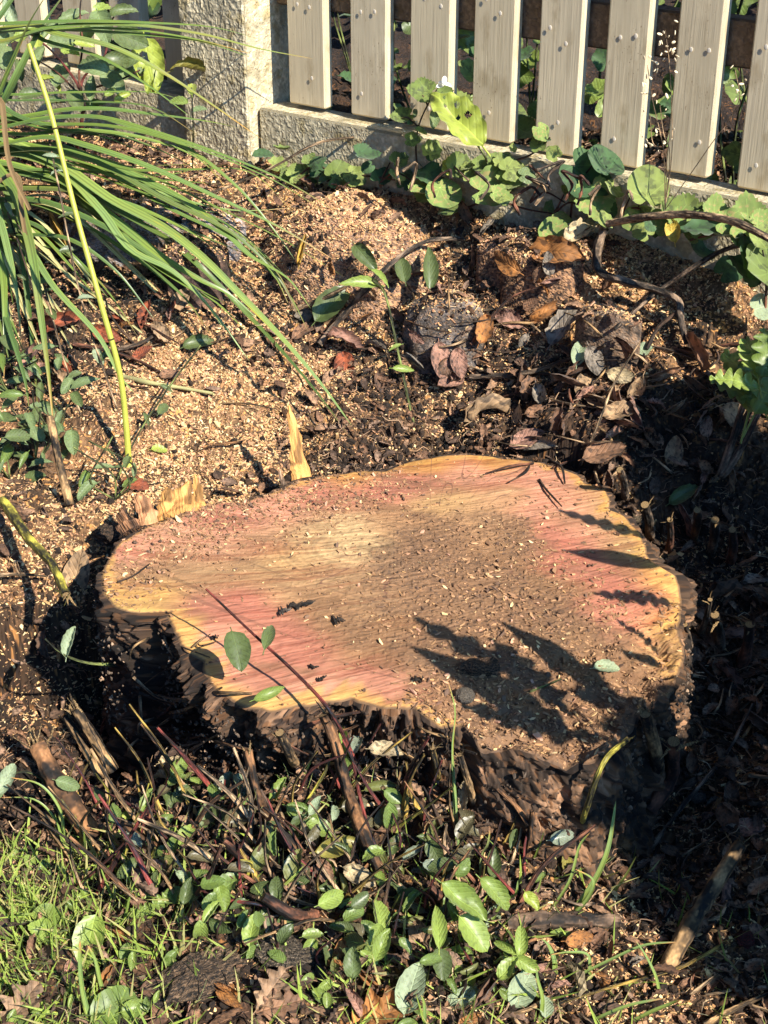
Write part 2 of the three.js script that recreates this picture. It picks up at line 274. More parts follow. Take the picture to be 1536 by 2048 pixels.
// march a pixel's ray to the first surface
function hit(px, py) { const d = ray(px, py); let t = 1.1, pt = t; for (; t < 6; t += 0.006) { const x = CAM.x + d.x * t, y = CAM.y + d.y * t, z = CAM.z + d.z * t; if (y < surf(x, z)) break; pt = t; } let a = pt, b = t; for (let i = 0; i < 8; i++) { const m = (a + b) / 2; if (CAM.y + d.y * m < surf(CAM.x + d.x * m, CAM.z + d.z * m)) b = m; else a = m; } return CAM.clone().addScaledVector(d, a); }
const G = (px, py, lift = 0) => { const p = hit(px, py); p.y += 0; return lift ? p.addScaledVector(camBack, lift) : p; };
const nrm = (x, z, e = 0.02) => V(surf(x - e, z) - surf(x + e, z), 2 * e, surf(x, z - e) - surf(x, z + e)).normalize();

// ------------------------------------------------------------------ masks over the ground
const mask = (pts, s = .1) => coarse(gauss(pts.map(([a, b, v]) => { const p = hit(a, b); return [p.x, p.z, v]; }), s));
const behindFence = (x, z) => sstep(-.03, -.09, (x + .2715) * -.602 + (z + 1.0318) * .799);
const chipMask0 = mask([[450, 850, 1], [300, 800, .9], [550, 650, .6], [600, 750, .85], [380, 760, .9], [680, 430, 1.2], [600, 450, 1.1], [800, 460, 1], [560, 480, .9], [850, 480, .9], [1250, 540, 1.1], [1340, 590, 1.2], [1430, 635, 1.2], [1150, 480, .8], [1000, 640, .55], [900, 560, .7], [850, 680, .55], [700, 620, .6], [780, 850, .12], [900, 860, .15], [700, 890, .25], [830, 800, .25], [1000, 830, .35], [1050, 760, .45], [1100, 800, .25], [1300, 850, .08], [1400, 1000, .08], [1400, 1300, .08], [1300, 1600, .45], [1450, 1700, .5], [1200, 1750, .55], [1050, 1950, .4], [1400, 1900, .45], [1250, 1900, .5], [50, 1240, 1], [100, 1150, .5], [250, 1000, .5], [330, 1010, .8], [200, 950, .6], [100, 1500, -.2], [250, 1450, -.2], [30, 1400, -.1], [300, 1350, -.2], [300, 1560, .0], [600, 1500, .05], [200, 1900, .08], [500, 1900, .12], [800, 1700, .12], [100, 600, .25], [150, 880, .4], [200, 640, .5], [1000, 400, .4], [1300, 435, .5], [1480, 560, .3], [1480, 800, .05], [250, 375, 1], [330, 370, .9], [500, 800, .95], [420, 900, .9], [560, 900, .7]], .09);
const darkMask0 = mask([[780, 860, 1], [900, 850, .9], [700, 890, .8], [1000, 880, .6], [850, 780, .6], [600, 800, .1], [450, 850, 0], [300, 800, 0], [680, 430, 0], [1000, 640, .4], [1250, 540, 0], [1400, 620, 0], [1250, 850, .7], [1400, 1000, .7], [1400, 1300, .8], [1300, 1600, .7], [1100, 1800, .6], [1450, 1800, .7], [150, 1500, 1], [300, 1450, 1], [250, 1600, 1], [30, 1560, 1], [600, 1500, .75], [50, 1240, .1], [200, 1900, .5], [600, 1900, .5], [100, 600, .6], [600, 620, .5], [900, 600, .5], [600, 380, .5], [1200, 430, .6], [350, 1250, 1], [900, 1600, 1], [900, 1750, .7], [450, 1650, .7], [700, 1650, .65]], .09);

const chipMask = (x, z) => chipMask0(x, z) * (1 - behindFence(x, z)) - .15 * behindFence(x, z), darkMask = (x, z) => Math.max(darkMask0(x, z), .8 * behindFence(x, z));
// ------------------------------------------------------------------ materials
const veinTex = dataTex(192, 256, (u, v) => { const s = Math.abs(u - .5) * 2; let k = .80 + .14 * fbm(u * 6, v * 7, 3); k += .16 * Math.exp(-((s / .03) ** 2)); const q = (v - s * .34) * 7.5, d = Math.abs(q - Math.round(q)); k += .06 * Math.exp(-((d / .1) ** 2)) * (1 - s * .6); k -= .18 * Math.max(0, fbm(u * 11 + 4, v * 12, 2) - .58) * 3; return [k * .96, k, k * .9]; });
const veinBump = dataTex(192, 256, (u, v) => { const s = Math.abs(u - .5) * 2; const q = (v - s * .34) * 7.5, d = Math.abs(q - Math.round(q)); return .6 - .35 * Math.exp(-((s / .05) ** 2)) - .3 * Math.exp(-((d / .14) ** 2)) + .1 * fbm(u * 20, v * 20, 2); }, false);
const deadTex = dataTex(192, 256, (u, v) => { const s = Math.abs(u - .5) * 2; let k = .62 + .5 * (fbm(u * 5, v * 6, 4) - .3); k += .1 * Math.exp(-((s / .04) ** 2)); const q = (v - s * .34) * 8, d = Math.abs(q - Math.round(q)); k += .07 * Math.exp(-((d / .08) ** 2)); const b = fbm(u * 9 + 30, v * 9, 3); k -= .3 * sstep(.55, .75, b); return [k, k * .97, k * .93]; });
const palmTex = dataTex(256, 256, (u, v) => { const x = u - .5, y = v - .25, r = Math.hypot(x, y), a = Math.atan2(y, x); let k = .78 + .2 * fbm(u * 7, v * 7, 3); for (const t of [-.35, .25, .85, 1.57, 2.3, 2.9, 3.5]) { let d = Math.abs(Math.atan2(Math.sin(a - t), Math.cos(a - t))) * r; k += .22 * Math.exp(-((d / .009) ** 2)); } k -= .2 * sstep(.55, .7, fbm(u * 9 + 8, v * 9, 3)); return [k, k, k * .88]; });
const dustTex = dataTex(256, 256, (u, v) => { const x = u - .5, y = v - .25, r = Math.hypot(x, y), a = Math.atan2(y, x); let k = .8 + .2 * fbm(u * 7, v * 7, 3); for (const t of [-.35, .25, .85, 1.57, 2.3, 2.9, 3.5]) { let d = Math.abs(Math.atan2(Math.sin(a - t), Math.cos(a - t))) * r; k += .2 * Math.exp(-((d / .009) ** 2)); } const s = sstep(.48, .72, fbm(u * 12 + 3, v * 12, 4)); return mix3([k * .55, k * .64, k * .34], [.70, .58, .40], s * .6); });
const strapTex = dataTex(64, 512, (u, v) => { const s = Math.abs(u - .5) * 2, st = vnp(u * 22, v * 3, 22, 3); let k = .68 + .3 * st - .15 * Math.exp(-((s / .06) ** 2)); const y = sstep(.66, .8, fbmp(u * .3, v, 8, 3)); return mix3([k * .92, k, k * .85], [k * 1.25, k * 1.08, k * .6], y * .7); });
const barkTex = dataTex(128, 512, (u, v) => { let k = .62 + .8 * (fbmp(u, v, 6, 4) - .5) + .45 * (vnp(u * 26, v * 8, 26, 8) - .5) + .3 * (vnp(u * 60, v * 30, 60, 30) - .5); k *= 1 - .6 * sstep(.62, .8, vnp(u * 16 + 5, v * 4, 16, 4)); const w = vnp(u * 20, v * 5, 20, 5); k += .22 * (w - .5); const l = sstep(.72, .84, fbmp(u + .3, v, 24, 2)); return mix3([k, k * .95, k * .88], [1, .95, .85], l * .4); });
const barkBump = dataTex(128, 512, (u, v) => .5 * fbmp(u, v, 10, 4) + .3 * vnp(u * 26, v * 8, 26, 8) + .25 * sstep(.4, .7, vnp(u * 16 + 5, v * 4, 16, 4)), false);
const LM = (r, g, b, o = {}) => mat({ color: lin(r, g, b), map: veinTex, bumpMap: veinBump, bumpScale: .0015, roughness: .72, clearcoat: .5, clearcoatRoughness: .36, transmission: .22, thickness: 0, ...o });
const leafM = {
  g: LM(.17, .24, .038), g2: LM(.24, .31, .05), lg: LM(.32, .40, .07), y: LM(.42, .46, .06), d: LM(.09, .12, .03, { transmission: .1 }), b: LM(.13, .10, .05, { transmission: .08 }), ol: LM(.2, .2, .05), yb: LM(.34, .27, .05),
  p: LM(.38, .43, .31, { clearcoat: .1 }), s: LM(.30, .33, .29, { clearcoat: .7, clearcoatRoughness: .25 }), gg: LM(.21, .27, .12, { clearcoat: .15 }), gd: LM(.13, .17, .05, { clearcoat: .25 }), gold: LM(.75, .48, .06),
};
const PM = (r, g, b, o = {}) => mat({ color: lin(r, g, b), map: palmTex, roughness: .85, clearcoat: .12, clearcoatRoughness: .5, transmission: .3, thickness: 0, ...o });
const palmM = { g: PM(.17, .24, .05), lg: PM(.27, .34, .09), y: PM(.55, .60, .12), d: PM(.05, .13, .04), dust: mat({ color: lin(.8, .8, .75), map: dustTex, roughness: .95, transmission: .15, thickness: 0 }) };
const DM = (r, g, b, o = {}) => mat({ color: lin(r, g, b), map: deadTex, bumpMap: veinBump, bumpScale: .002, roughness: .8, transmission: .12, thickness: 0, ...o });
const deadM = { br: DM(.42, .23, .13), dk: DM(.24, .13, .075), tan: DM(.62, .42, .24), pink: DM(.55, .30, .22), red: DM(.5, .13, .05), or: DM(.62, .27, .07), grey: DM(.40, .35, .29), pale: DM(.75, .62, .38), oak: DM(.55, .36, .22), gold: DM(.85, .55, .09) };
const strapM = [[.17, .25, .055], [.21, .29, .07], [.12, .19, .05], [.29, .37, .14]].map((c) => mat({ color: lin(...c), vertexColors: true, map: strapTex, roughness: .7, clearcoat: .45, clearcoatRoughness: .33, transmission: .15, thickness: 0 }));
const strapDry = mat({ color: lin(.75, .58, .36), map: strapTex, roughness: .9 });
const strapBrown = mat({ color: lin(.32, .17, .10), map: strapTex, roughness: .9 });
const SM = (r, g, b, o = {}) => mat({ color: lin(r, g, b), map: barkTex, bumpMap: barkBump, bumpScale: .006, roughness: .85, ...o });
for (const t of [barkTex, barkBump]) { t.repeat.set(8, 8); }
const stemM = { brown: SM(.36, .19, .09), tan: SM(.55, .37, .19), olive: SM(.62, .60, .09, { clearcoat: .3, clearcoatRoughness: .35 }), reed: mat({ color: lin(.36, .37, .05), bumpMap: barkBump, bumpScale: .001, roughness: .6, clearcoat: .3, clearcoatRoughness: .35 }), crim: SM(.30, .06, .05, { clearcoat: .3 }), dark: SM(.12, .075, .05), grey: SM(.34, .26, .2), pale: SM(.7, .52, .34), gstem: SM(.25, .33, .10), ylw: SM(.58, .42, .10), redbr: SM(.30, .13, .08) };
const cutWood = mat({ color: lin(.78, .56, .28), map: barkTex, roughness: .9 });
const shardTex = dataTex(64, 256, (u, v) => { const k = .78 + .3 * (vnp(u * 14, v * 4, 14, 4) - .3) - .3 * sstep(.66, .8, vnp(u * 9 + 3, v * 3, 9, 3)); return [k, k * .93, k * .8]; }); shardTex.repeat.set(8, 8);
const shardM = mat({ color: lin(.86, .50, .20), map: shardTex, bumpMap: barkBump, bumpScale: .0025, roughness: .85 });
const shardPink = mat({ color: lin(.74, .42, .26), map: shardTex, bumpMap: barkBump, bumpScale: .0025, roughness: .85 });

// ------------------------------------------------------------------ ground
const soilTex = dataTex(1024, 1024, (u, v) => {
  let k = .5 + .7 * (fbmp(u, v, 12, 5) - .5) + .5 * (vnp(u * 220, v * 220, 220, 220) - .5) * (vnp(u * 60 + 9, v * 60, 60, 60));
  const f = vnp(u * 150 + 40, v * 190, 150, 190), g = vnp(u * 40, v * 40 + 7, 40, 40);
  let c = [k * .95, k * .86, k * .78]; c = mix3(c, [1, .86, .64], sstep(.72, .82, f) * sstep(.25, .6, g) * .85); c = mix3(c, [.16, .12, .1], sstep(.74, .84, vnp(u * 110, v * 90 + 3, 110, 90)) * .6); return c;
});
const soilBump = dataTex(1024, 1024, (u, v) => .45 * fbmp(u, v, 24, 5) + .35 * vnp(u * 150 + 40, v * 190, 150, 190) + .2 * vnp(u * 300, v * 300, 300, 300), false);
{
  const xs = [], zs = [];
  for (const x of [-60, -25, -10, -5, -3, -2.2, -1.9]) xs.push(x); for (let i = 0; i < NX; i++) xs.push(GX0 + i * GS); for (const x of [1.9, 2.2, 3, 5, 10, 25, 60]) xs.push(x);
  for (const z of [-80, -40, -20, -10, -6, -4, -3, -2.6]) zs.push(z); for (let j = 0; j < NZ; j++) zs.push(GZ0 + j * GS); for (const z of [1.8, 2.2, 3, 5, 10, 25, 60]) zs.push(z);
  const m = new MB(); m.c = [];
  for (const z of zs) for (const x of xs) {
    const far = Math.max(0, Math.abs(x) - 1.7, z - 1.6, -2.3 - z);
    const h = far > 0 ? lerp(H(x, z), z < -1.5 ? .5 : .0, sstep(0, 6, far)) : H(x, z);
    m.v(x, h, z, x / .8, z / .8);
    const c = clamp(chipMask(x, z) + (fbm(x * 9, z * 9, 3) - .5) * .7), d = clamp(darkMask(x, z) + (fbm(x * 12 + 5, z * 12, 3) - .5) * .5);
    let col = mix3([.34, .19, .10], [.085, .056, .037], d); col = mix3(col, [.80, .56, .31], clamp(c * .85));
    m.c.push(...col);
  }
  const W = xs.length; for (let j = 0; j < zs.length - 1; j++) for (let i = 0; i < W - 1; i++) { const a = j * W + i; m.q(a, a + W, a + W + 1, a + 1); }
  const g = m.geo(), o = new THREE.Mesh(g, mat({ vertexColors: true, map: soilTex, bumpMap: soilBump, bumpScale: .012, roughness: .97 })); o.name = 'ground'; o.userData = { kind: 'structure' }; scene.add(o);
}

// ------------------------------------------------------------------ fence
const FA = 37 * Math.PI / 180, FD = V(Math.cos(FA), 0, Math.sin(FA)), FN = V(-Math.sin(FA), 0, Math.cos(FA)), FP = aty(540, 330, .5).setY(0);
const fpt = (s, y, n) => FP.clone().addScaledVector(FD, s).addScaledVector(FN, n).setY(y);
const paintTex = dataTex(512, 1024, (u, v) => { // u across 0.25 m, v along 0.5 m
  const gr = vnp(u * 90, v * 6, 90, 6), g2 = vnp(u * 180 + 7, v * 14, 180, 14); let k = .84 + .035 * (gr - .5) + .03 * (g2 - .5) + .10 * (fbmp(u, v, 6, 4) - .5);
  let c = [k, k * .965, k * .88]; const dirt = sstep(.5, .85, fbmp(u + .2, v, 8, 5)); c = mix3(c, [.60, .54, .44], dirt * .5); c = mix3(c, [.55, .5, .42], sstep(.72, .9, vnp(u * 60, v * 3 + 2, 60, 3)) * .14); const sp = sstep(.78, .9, fbmp(u, v, 90, 2)) * sstep(.5, .75, fbmp(u + .6, v + .1, 5, 3)); return mix3(c, [.34, .25, .18], sp * .7);
});
const paintBump = dataTex(512, 1024, (u, v) => .5 + .25 * (vnp(u * 90, v * 6, 90, 6) - .5) + .2 * (vnp(u * 180 + 7, v * 14, 180, 14) - .5) + .2 * (fbmp(u, v, 12, 4) - .5), false);
const roughTex = dataTex(512, 512, (u, v) => { const p = fbmp(u, v, 40, 3), q = fbmp(u + .3, v, 7, 4); let k = .78 + .25 * (p - .5) + .15 * (q - .5); let c = [k, k * .97, k * .88]; c = mix3(c, [.42, .40, .33], sstep(.5, .78, fbmp(u, v + .4, 10, 5)) * .38); c = mix3(c, [.95, .92, .84], sstep(.62, .72, p) * .5); return mix3(c, [.52, .45, .25], sstep(.62, .75, fbmp(u + .7, v, 9, 3)) * .35); });
const roughBump = dataTex(512, 512, (u, v) => { const a = vnp(u * 46, v * 46, 46, 46), b = vnp(u * 90 + 4, v * 80, 90, 80); return .25 + .5 * sstep(.45, .8, a) + .3 * sstep(.5, .8, b) + .15 * fbmp(u, v, 8, 3); }, false);
for (const t of [paintTex, paintBump]) t.repeat.set(4, 2);
for (const t of [roughTex, roughBump]) t.repeat.set(3.3, 3.3);
const FC = lin(.88, .80, .64);
const pickMs = [[.88, .80, .64], [.84, .76, .61], [.90, .82, .67]].map((c) => mat({ color: lin(...c), map: paintTex, bumpMap: paintBump, bumpScale: .0007, roughness: .6 }));
const postM = mat({ color: FC, map: roughTex, bumpMap: roughBump, bumpScale: .0025, roughness: .8 });
const railM = mat({ color: lin(.80, .74, .60), map: roughTex, bumpMap: roughBump, bumpScale: .0025, roughness: .85 });
const backRailM = mat({ color: lin(.30, .22, .16), map: roughTex, bumpMap: roughBump, bumpScale: .003, roughness: .9 });
const nailM = mat({ color: lin(.62, .55, .44), roughness: .75 });
{
  const f = thing('picket_fence', 'cream painted picket fence with a rough post behind the stump', 'fence', fpt(0, .5, 0));
  const put = (g, uo, vo) => { const p = g.attributes.uv; for (let i = 0; i < p.count; i++) p.setXY(i, p.getX(i) + uo, p.getY(i) + vo); g.rotateY(-FA); g.translate(FP.x, 0, FP.z); return g; };
  const PK = [[-1.40, -1.30], [-1.22, -1.12], [-1.04, -.935], [-.87, -.765], [-.685, -.572], [-.515, -.405], [-.335, -.222], [.06, .168], [.241, .342], [.406, .511], [.566, .667], [.724, .822], [.878, .969], [1.027, 1.118], [1.178, 1.275], [1.33, 1.43], [1.49, 1.59]];
  PK.forEach(([a, b], i) => {
    const g = box(a, b, .652 + rr(-.004, .004), 1.42 + rr(-.01, .01), -.036, -.005 + rr(-.002, .002), .004);
    const pk = part(f, 'picket', put(g, R() * 9, R() * 9), pickMs[i % 3]);
    for (const y of [.905 + rr(-.02, .02), .69 + rr(-.015, .03), 1.26]) for (const q of (y < .8 ? [rr(.25, .75)] : [.3 + rr(-.06, .06), .7 + rr(-.06, .06)])) { const m = new THREE.SphereGeometry(.0034, 10, 6); m.scale(1.2, 1.5, .2); m.translate(a + (b - a) * q, y + rr(-.02, .02), -.003); part(pk, 'nail_head', put(m, 0, 0), nailM); }
  });
  const wavy = (g, amp) => { const p = g.attributes.position; for (let i = 0; i < p.count; i++) p.setY(i, p.getY(i) + amp * (vn(p.getX(i) * 9, p.getZ(i) * 40) - .5)); return g; };
  for (const [a, b] of [[-1.75, -.212], [.002, 1.75]]) {
    const m = []; const n = Math.ceil((b - a) / .05); // the ragged top edge of the old board
    part(f, 'bottom_rail', put(wavy(box(a, b, .40, .642, -.055, .036, .005), .004), R(), R()), railM);
    part(f, 'back_rail', put(box(a, b, .862, .95, -.085, -.039, .004), R(), R()), backRailM);
    part(f, 'back_rail', put(box(a, b, 1.21, 1.30, -.085, -.039, .004), R(), R()), backRailM);
  }
  { // the thick post, its front pimpled with old paint
    const m = new MB(), nx = 48, ny = 150, x0 = -.207, x1 = -.004, y0 = .38, y1 = 1.5, zf = .066;
    const P = (i, j) => { const x = lerp(x0, x1, i / nx), y = lerp(y0, y1, j / ny); const e = i === 0 || i === nx ? -.003 : 0; return [x, y, zf + e + (.0014 * sstep(.5, .85, vn(x * 190, y * 170)) + .0012 * fbm(x * 60, y * 60, 2) + .003 * (fbm(x * 9, y * 9, 2) - .5))]; };
    for (let j = 0; j <= ny; j++) for (let i = 0; i <= nx; i++) { const q = P(i, j); m.v(q[0], q[1], q[2], q[0], q[1]); }
    for (let j = 0; j < ny; j++) for (let i = 0; i < nx; i++) { const a = j * (nx + 1) + i; m.q(a, a + 1, a + nx + 2, a + nx + 1); }
    const sides = box(x0, x1, y0, y1, -.11, zf - .002, .003); const g = m.geo();
    const gn = g.toNonIndexed(); gn.deleteAttribute('normal'); sides.deleteAttribute('normal'); const gg = mergeGeometries([gn, sides]); gg.computeVertexNormals();
    const post = part(f, 'post', put(gg, 0, 0), postM);
    part(post, 'edge_board', put(box(x0 - .016, x0 - .001, y0, 1.45, -.02, .02, .002), 0, 0), mat({ color: lin(.42, .13, .08), map: paintTex, roughness: .8 }));
    part(post, 'post_cap', put(box(x0 - .02, x1 + .02, 1.502, 1.54, -.13, .06, .006), 0, 0), postM);
  }
}
// ------------------------------------------------------------------ the stump
const toS = (c) => c.map((v) => Math.pow(clamp(v), 1 / 2.2));
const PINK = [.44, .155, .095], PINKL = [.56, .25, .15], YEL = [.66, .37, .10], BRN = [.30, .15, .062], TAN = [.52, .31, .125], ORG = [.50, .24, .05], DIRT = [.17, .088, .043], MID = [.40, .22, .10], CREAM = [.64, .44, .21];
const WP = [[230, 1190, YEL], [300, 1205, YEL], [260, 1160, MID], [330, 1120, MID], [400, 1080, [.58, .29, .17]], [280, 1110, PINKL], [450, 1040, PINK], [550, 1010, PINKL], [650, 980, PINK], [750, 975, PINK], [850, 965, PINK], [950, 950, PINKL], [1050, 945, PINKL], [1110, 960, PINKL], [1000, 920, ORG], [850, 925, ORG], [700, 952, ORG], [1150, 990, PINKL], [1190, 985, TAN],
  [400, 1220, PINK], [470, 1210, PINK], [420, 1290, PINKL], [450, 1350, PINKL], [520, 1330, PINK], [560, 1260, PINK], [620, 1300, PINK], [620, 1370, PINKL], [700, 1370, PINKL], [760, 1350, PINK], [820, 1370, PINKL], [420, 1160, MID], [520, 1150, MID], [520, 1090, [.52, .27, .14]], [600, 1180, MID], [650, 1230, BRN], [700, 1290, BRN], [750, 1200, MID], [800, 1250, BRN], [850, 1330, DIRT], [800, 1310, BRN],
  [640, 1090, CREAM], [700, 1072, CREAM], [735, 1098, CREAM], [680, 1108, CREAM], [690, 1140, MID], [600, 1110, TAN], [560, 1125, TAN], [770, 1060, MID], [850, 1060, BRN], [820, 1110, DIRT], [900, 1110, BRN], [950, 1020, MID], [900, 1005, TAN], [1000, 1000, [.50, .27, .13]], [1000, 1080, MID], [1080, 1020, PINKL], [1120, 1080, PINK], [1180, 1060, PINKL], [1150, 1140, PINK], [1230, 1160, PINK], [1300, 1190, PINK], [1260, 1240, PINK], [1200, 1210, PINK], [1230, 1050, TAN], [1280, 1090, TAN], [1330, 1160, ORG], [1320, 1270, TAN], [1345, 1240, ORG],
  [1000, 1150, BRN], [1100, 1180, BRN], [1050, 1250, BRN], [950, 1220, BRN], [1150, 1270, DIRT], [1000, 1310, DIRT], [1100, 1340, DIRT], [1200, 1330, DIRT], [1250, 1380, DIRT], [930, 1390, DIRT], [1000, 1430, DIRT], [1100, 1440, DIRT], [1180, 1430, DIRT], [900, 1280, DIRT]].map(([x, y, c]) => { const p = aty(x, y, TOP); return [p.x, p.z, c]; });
const wch = [0, 1, 2].map((k) => coarse(gauss(WP.map((p) => [p[0], p[1], p[2][k]]), .026)));
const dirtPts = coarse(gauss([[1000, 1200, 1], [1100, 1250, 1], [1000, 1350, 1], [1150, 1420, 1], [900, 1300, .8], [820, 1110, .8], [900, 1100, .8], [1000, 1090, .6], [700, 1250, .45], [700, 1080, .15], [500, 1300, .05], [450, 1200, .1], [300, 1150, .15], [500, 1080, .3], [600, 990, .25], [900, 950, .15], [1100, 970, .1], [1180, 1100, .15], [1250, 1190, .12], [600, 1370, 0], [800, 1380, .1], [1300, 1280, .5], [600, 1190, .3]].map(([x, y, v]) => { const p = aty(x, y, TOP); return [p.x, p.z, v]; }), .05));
const TS = 1.1, TX0 = SC.x - .55, TZ0 = SC.z - .55, PITH = aty(880, 1090, TOP);
const HEART = aty(725, 1095, TOP);
const faceAt = (u, v) => {
  const x = TX0 + u * TS, z = TZ0 + v * TS, e = -inStump(x, z), dx = x - PITH.x, dz = z - PITH.z, r = Math.hypot(dx, dz), a = Math.atan2(dz, dx) + (fbm(x * 2.2, z * 2.2, 2) - .5) * .3 + (vn(x * 9, z * 9) - .5) * .05;
  return [x, z, e, r, a];
};
const px0 = coarse(gauss([[250, 1205, 1.1], [340, 1260, .9], [400, 1330, 1], [600, 1400, 1], [800, 1400, .8], [1000, 1480, .15], [1250, 1420, .15], [1350, 1250, .7], [1290, 1090, .7], [1200, 980, .55], [1000, 915, .4], [700, 950, .45], [450, 1010, .15], [250, 1090, .2]].map(([x, y, v]) => { const p = aty(x, y, TOP); return [p.x, p.z, v]; }), .06));
const faceTex = dataTex(1400, 1400, (u, v) => {
  const [x, z, e, r, a] = faceAt(u, v);
  if (e < -.02) return [.3, .2, .12];
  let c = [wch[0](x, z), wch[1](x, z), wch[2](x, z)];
  const X = x - SC.x, Z = z - SC.z, wv = (fbm(x * 2.4, z * 2.4, 2) - .5) * .06, sc0 = Z + .35 * X + .5 * X * X + .8 * X * Z + wv;
  const st = vn(sc0 * 70, X * 5) * .35 + vn(sc0 * 190 + 9, X * 8) * .35 + vn(sc0 * 420 + 4, X * 14) * .3, st2 = vn(sc0 * 110 + 5, X * 4 + 3) * .6 + vn(sc0 * 260 + 5, X * 7) * .4, fine = vn(sc0 * 800, X * 30);
  const sw = .25 + .75 * sstep(.08, .24, r);
  const rim = px0(x, z); const sap = sstep(.055, .018, e / rim + (vn(a * 30, 3) - .5) * .045 + (st - .5) * .02);
  const rear = z < PITH.z - .02 ? .55 : 1; const nearRight = clamp(dirtPts(x, z) * 1.4 - .3);
  c = mix3(c, mix3(ORG, YEL, clamp(rear + (st - .5) * .8)), sap * .85 * (1 - nearRight * .8));
  c = mix3(c, [c[0] * .68, c[1] * .5, c[2] * .45], sstep(.50, .70, st) * .8 * sw * (1 - sap * .4));
  c = mix3(c, [Math.min(.85, c[0] * 1.3), c[1] * 1.5, c[2] * 1.55], sstep(.55, .85, st2) * .55 * sw);
  c = c.map((q) => q * (1 + .34 * (fine - .5)) * (.82 + .36 * fbm(x * 13 + 4, z * 13, 4)));
  // saw marks: nearly straight shallow scratches across the face
  const sc = vn((x * -.3 + z) * 200, (x + z * .3) * 4) ; c = c.map((q) => q * (1 + .16 * (sc - .5))); const score = sstep(.80, .9, vn((z - x * .5 + .4 * x * x) * 130 + 7, x * 3)); c = c.map((q) => q * (1 - .3 * score));
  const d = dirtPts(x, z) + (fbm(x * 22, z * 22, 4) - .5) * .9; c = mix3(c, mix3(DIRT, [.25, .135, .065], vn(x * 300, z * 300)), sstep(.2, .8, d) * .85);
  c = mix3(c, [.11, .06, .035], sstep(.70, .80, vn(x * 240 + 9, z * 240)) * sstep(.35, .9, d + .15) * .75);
  c = mix3(c, [.10, .055, .03], sstep(.006, .001, e) * .9);
  c = mix3(c, [.50, .31, .17], .08 * sstep(.3, .75, fbm(x * 16 + 30, z * 16, 5))); // wood dust
  c = mix3(c, [.24, .125, .055], .5 * sstep(.52, .70, fbm(x * 10 + 60, z * 18 - x * 6, 4)) * sstep(0, .06, e)); // brown smears
  { const q = Math.hypot((x - HEART.x) * .7, z - HEART.z), ring = vn((q + (fbm(x * 12, z * 12, 2) - .5) * .014) * 260, 5); c = c.map((k) => k * (1 + .4 * (ring - .5) * sstep(.2, .05, q))); } // growth rings round the pale heart
  // drying cracks
  const cr = Math.abs(vn(a * 9 + 3, r * 2) - .5); c = mix3(c, [.16, .07, .04], sstep(.010, .002, cr) * sstep(.05, .12, r) * sstep(.5, .6, vn(x * 6, z * 6 + 8)) * .8);
  return toS(c.map((q) => q * .86));
});
const faceBump = dataTex(1024, 1024, (u, v) => { const [x, z, e, r, a] = faceAt(u, v); const X = x - SC.x, Z = z - SC.z, st = vn((Z + .35 * X + .5 * X * X + .8 * X * Z) * 260, X * 8), d = dirtPts(x, z); return .35 + .12 * (st - .5) + .35 * (fbm(x * 120, z * 120, 3) - .5) * (.4 + d) + .15 * (vn((x * .35 + z) * 220, (x - z * .35) * 8) - .5) + .3 * sstep(.65, .8, vn(x * 170, z * 170)) * d; }, false);
for (const t of [faceTex, faceBump]) { t.wrapS = t.wrapT = THREE.ClampToEdgeWrapping; }
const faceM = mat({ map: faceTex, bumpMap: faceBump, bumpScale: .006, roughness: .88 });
const stumpBarkTex = dataTex(1024, 512, (u, v) => { let k = .5 + 1.1 * (fbmp(u, v, 24, 5) - .5); const f = sstep(.45, .62, vnp(u * 130, v * 50, 130, 50)); k *= .6 + .4 * f; let c = [k * 1.0, k * .86, k * .74]; c = mix3(c, [.62, .46, .30], sstep(.62, .78, vnp(u * 170 + 3, v * 90, 170, 90)) * .5); return mix3(c, [.1, .07, .06], sstep(.6, .75, fbmp(u + .5, v, 40, 3)) * .7); });
const stumpBarkM = mat({ color: lin(.52, .40, .30), map: stumpBarkTex, bumpMap: stumpBarkTex, bumpScale: .012, roughness: .95 });
function shard(base, tip, w, th, seed, wig = .25, face = FWD) { // a torn flake of wood: flat, jagged along its edges, ending in a ragged tip
  const m = new MB(), n = 26, d = tip.clone().sub(base), L = d.length(), t = d.clone().normalize(), s = t.clone().cross(face).normalize(), f = s.clone().cross(t).normalize();
  for (let k = 0; k <= n; k++) {
    const q = k / n, env = (1 - .7 * q) * (q > .9 ? .5 : 1);
    const a = -w / 2 * env * (1 + wig * 2 * (vn(q * 9 + seed * 3, 1) - .5)) + w * .25 * (vn(q * 3 + seed, 7) - .5), b = w / 2 * env * (1 + wig * 2 * (vn(q * 9 + seed * 5, 4) - .5)) + w * .25 * (vn(q * 3 + seed, 7) - .5), z = th * (vn(q * 5 + seed * 2, 9) - .5) * 2;
    const mid = (a + b) / 2, thk = th * (1 - .5 * q);
    for (const [x, zz] of [[a, z * .6], [lerp(a, mid, .6), z + thk * .7], [lerp(mid, b, .3), z + thk * .35], [b, z * .8], [mid, z - thk * .6]]) { const p = base.clone().addScaledVector(t, L * q).addScaledVector(s, x).addScaledVector(f, zz); m.v(p.x, p.y, p.z, x * 3, q * L); }
  }
  for (let k = 0; k < n; k++) for (let j = 0; j < 5; j++) { const a = k * 5 + j, b = k * 5 + (j + 1) % 5; m.q(a, b, b + 5, a + 5); }
  for (const k of [0, n]) { m.t(k * 5, k * 5 + 1, k * 5 + 2); m.t(k * 5, k * 5 + 2, k * 5 + 3); m.t(k * 5, k * 5 + 3, k * 5 + 4); }
  const g = m.geo().toNonIndexed(); g.computeVertexNormals(); return g;
}
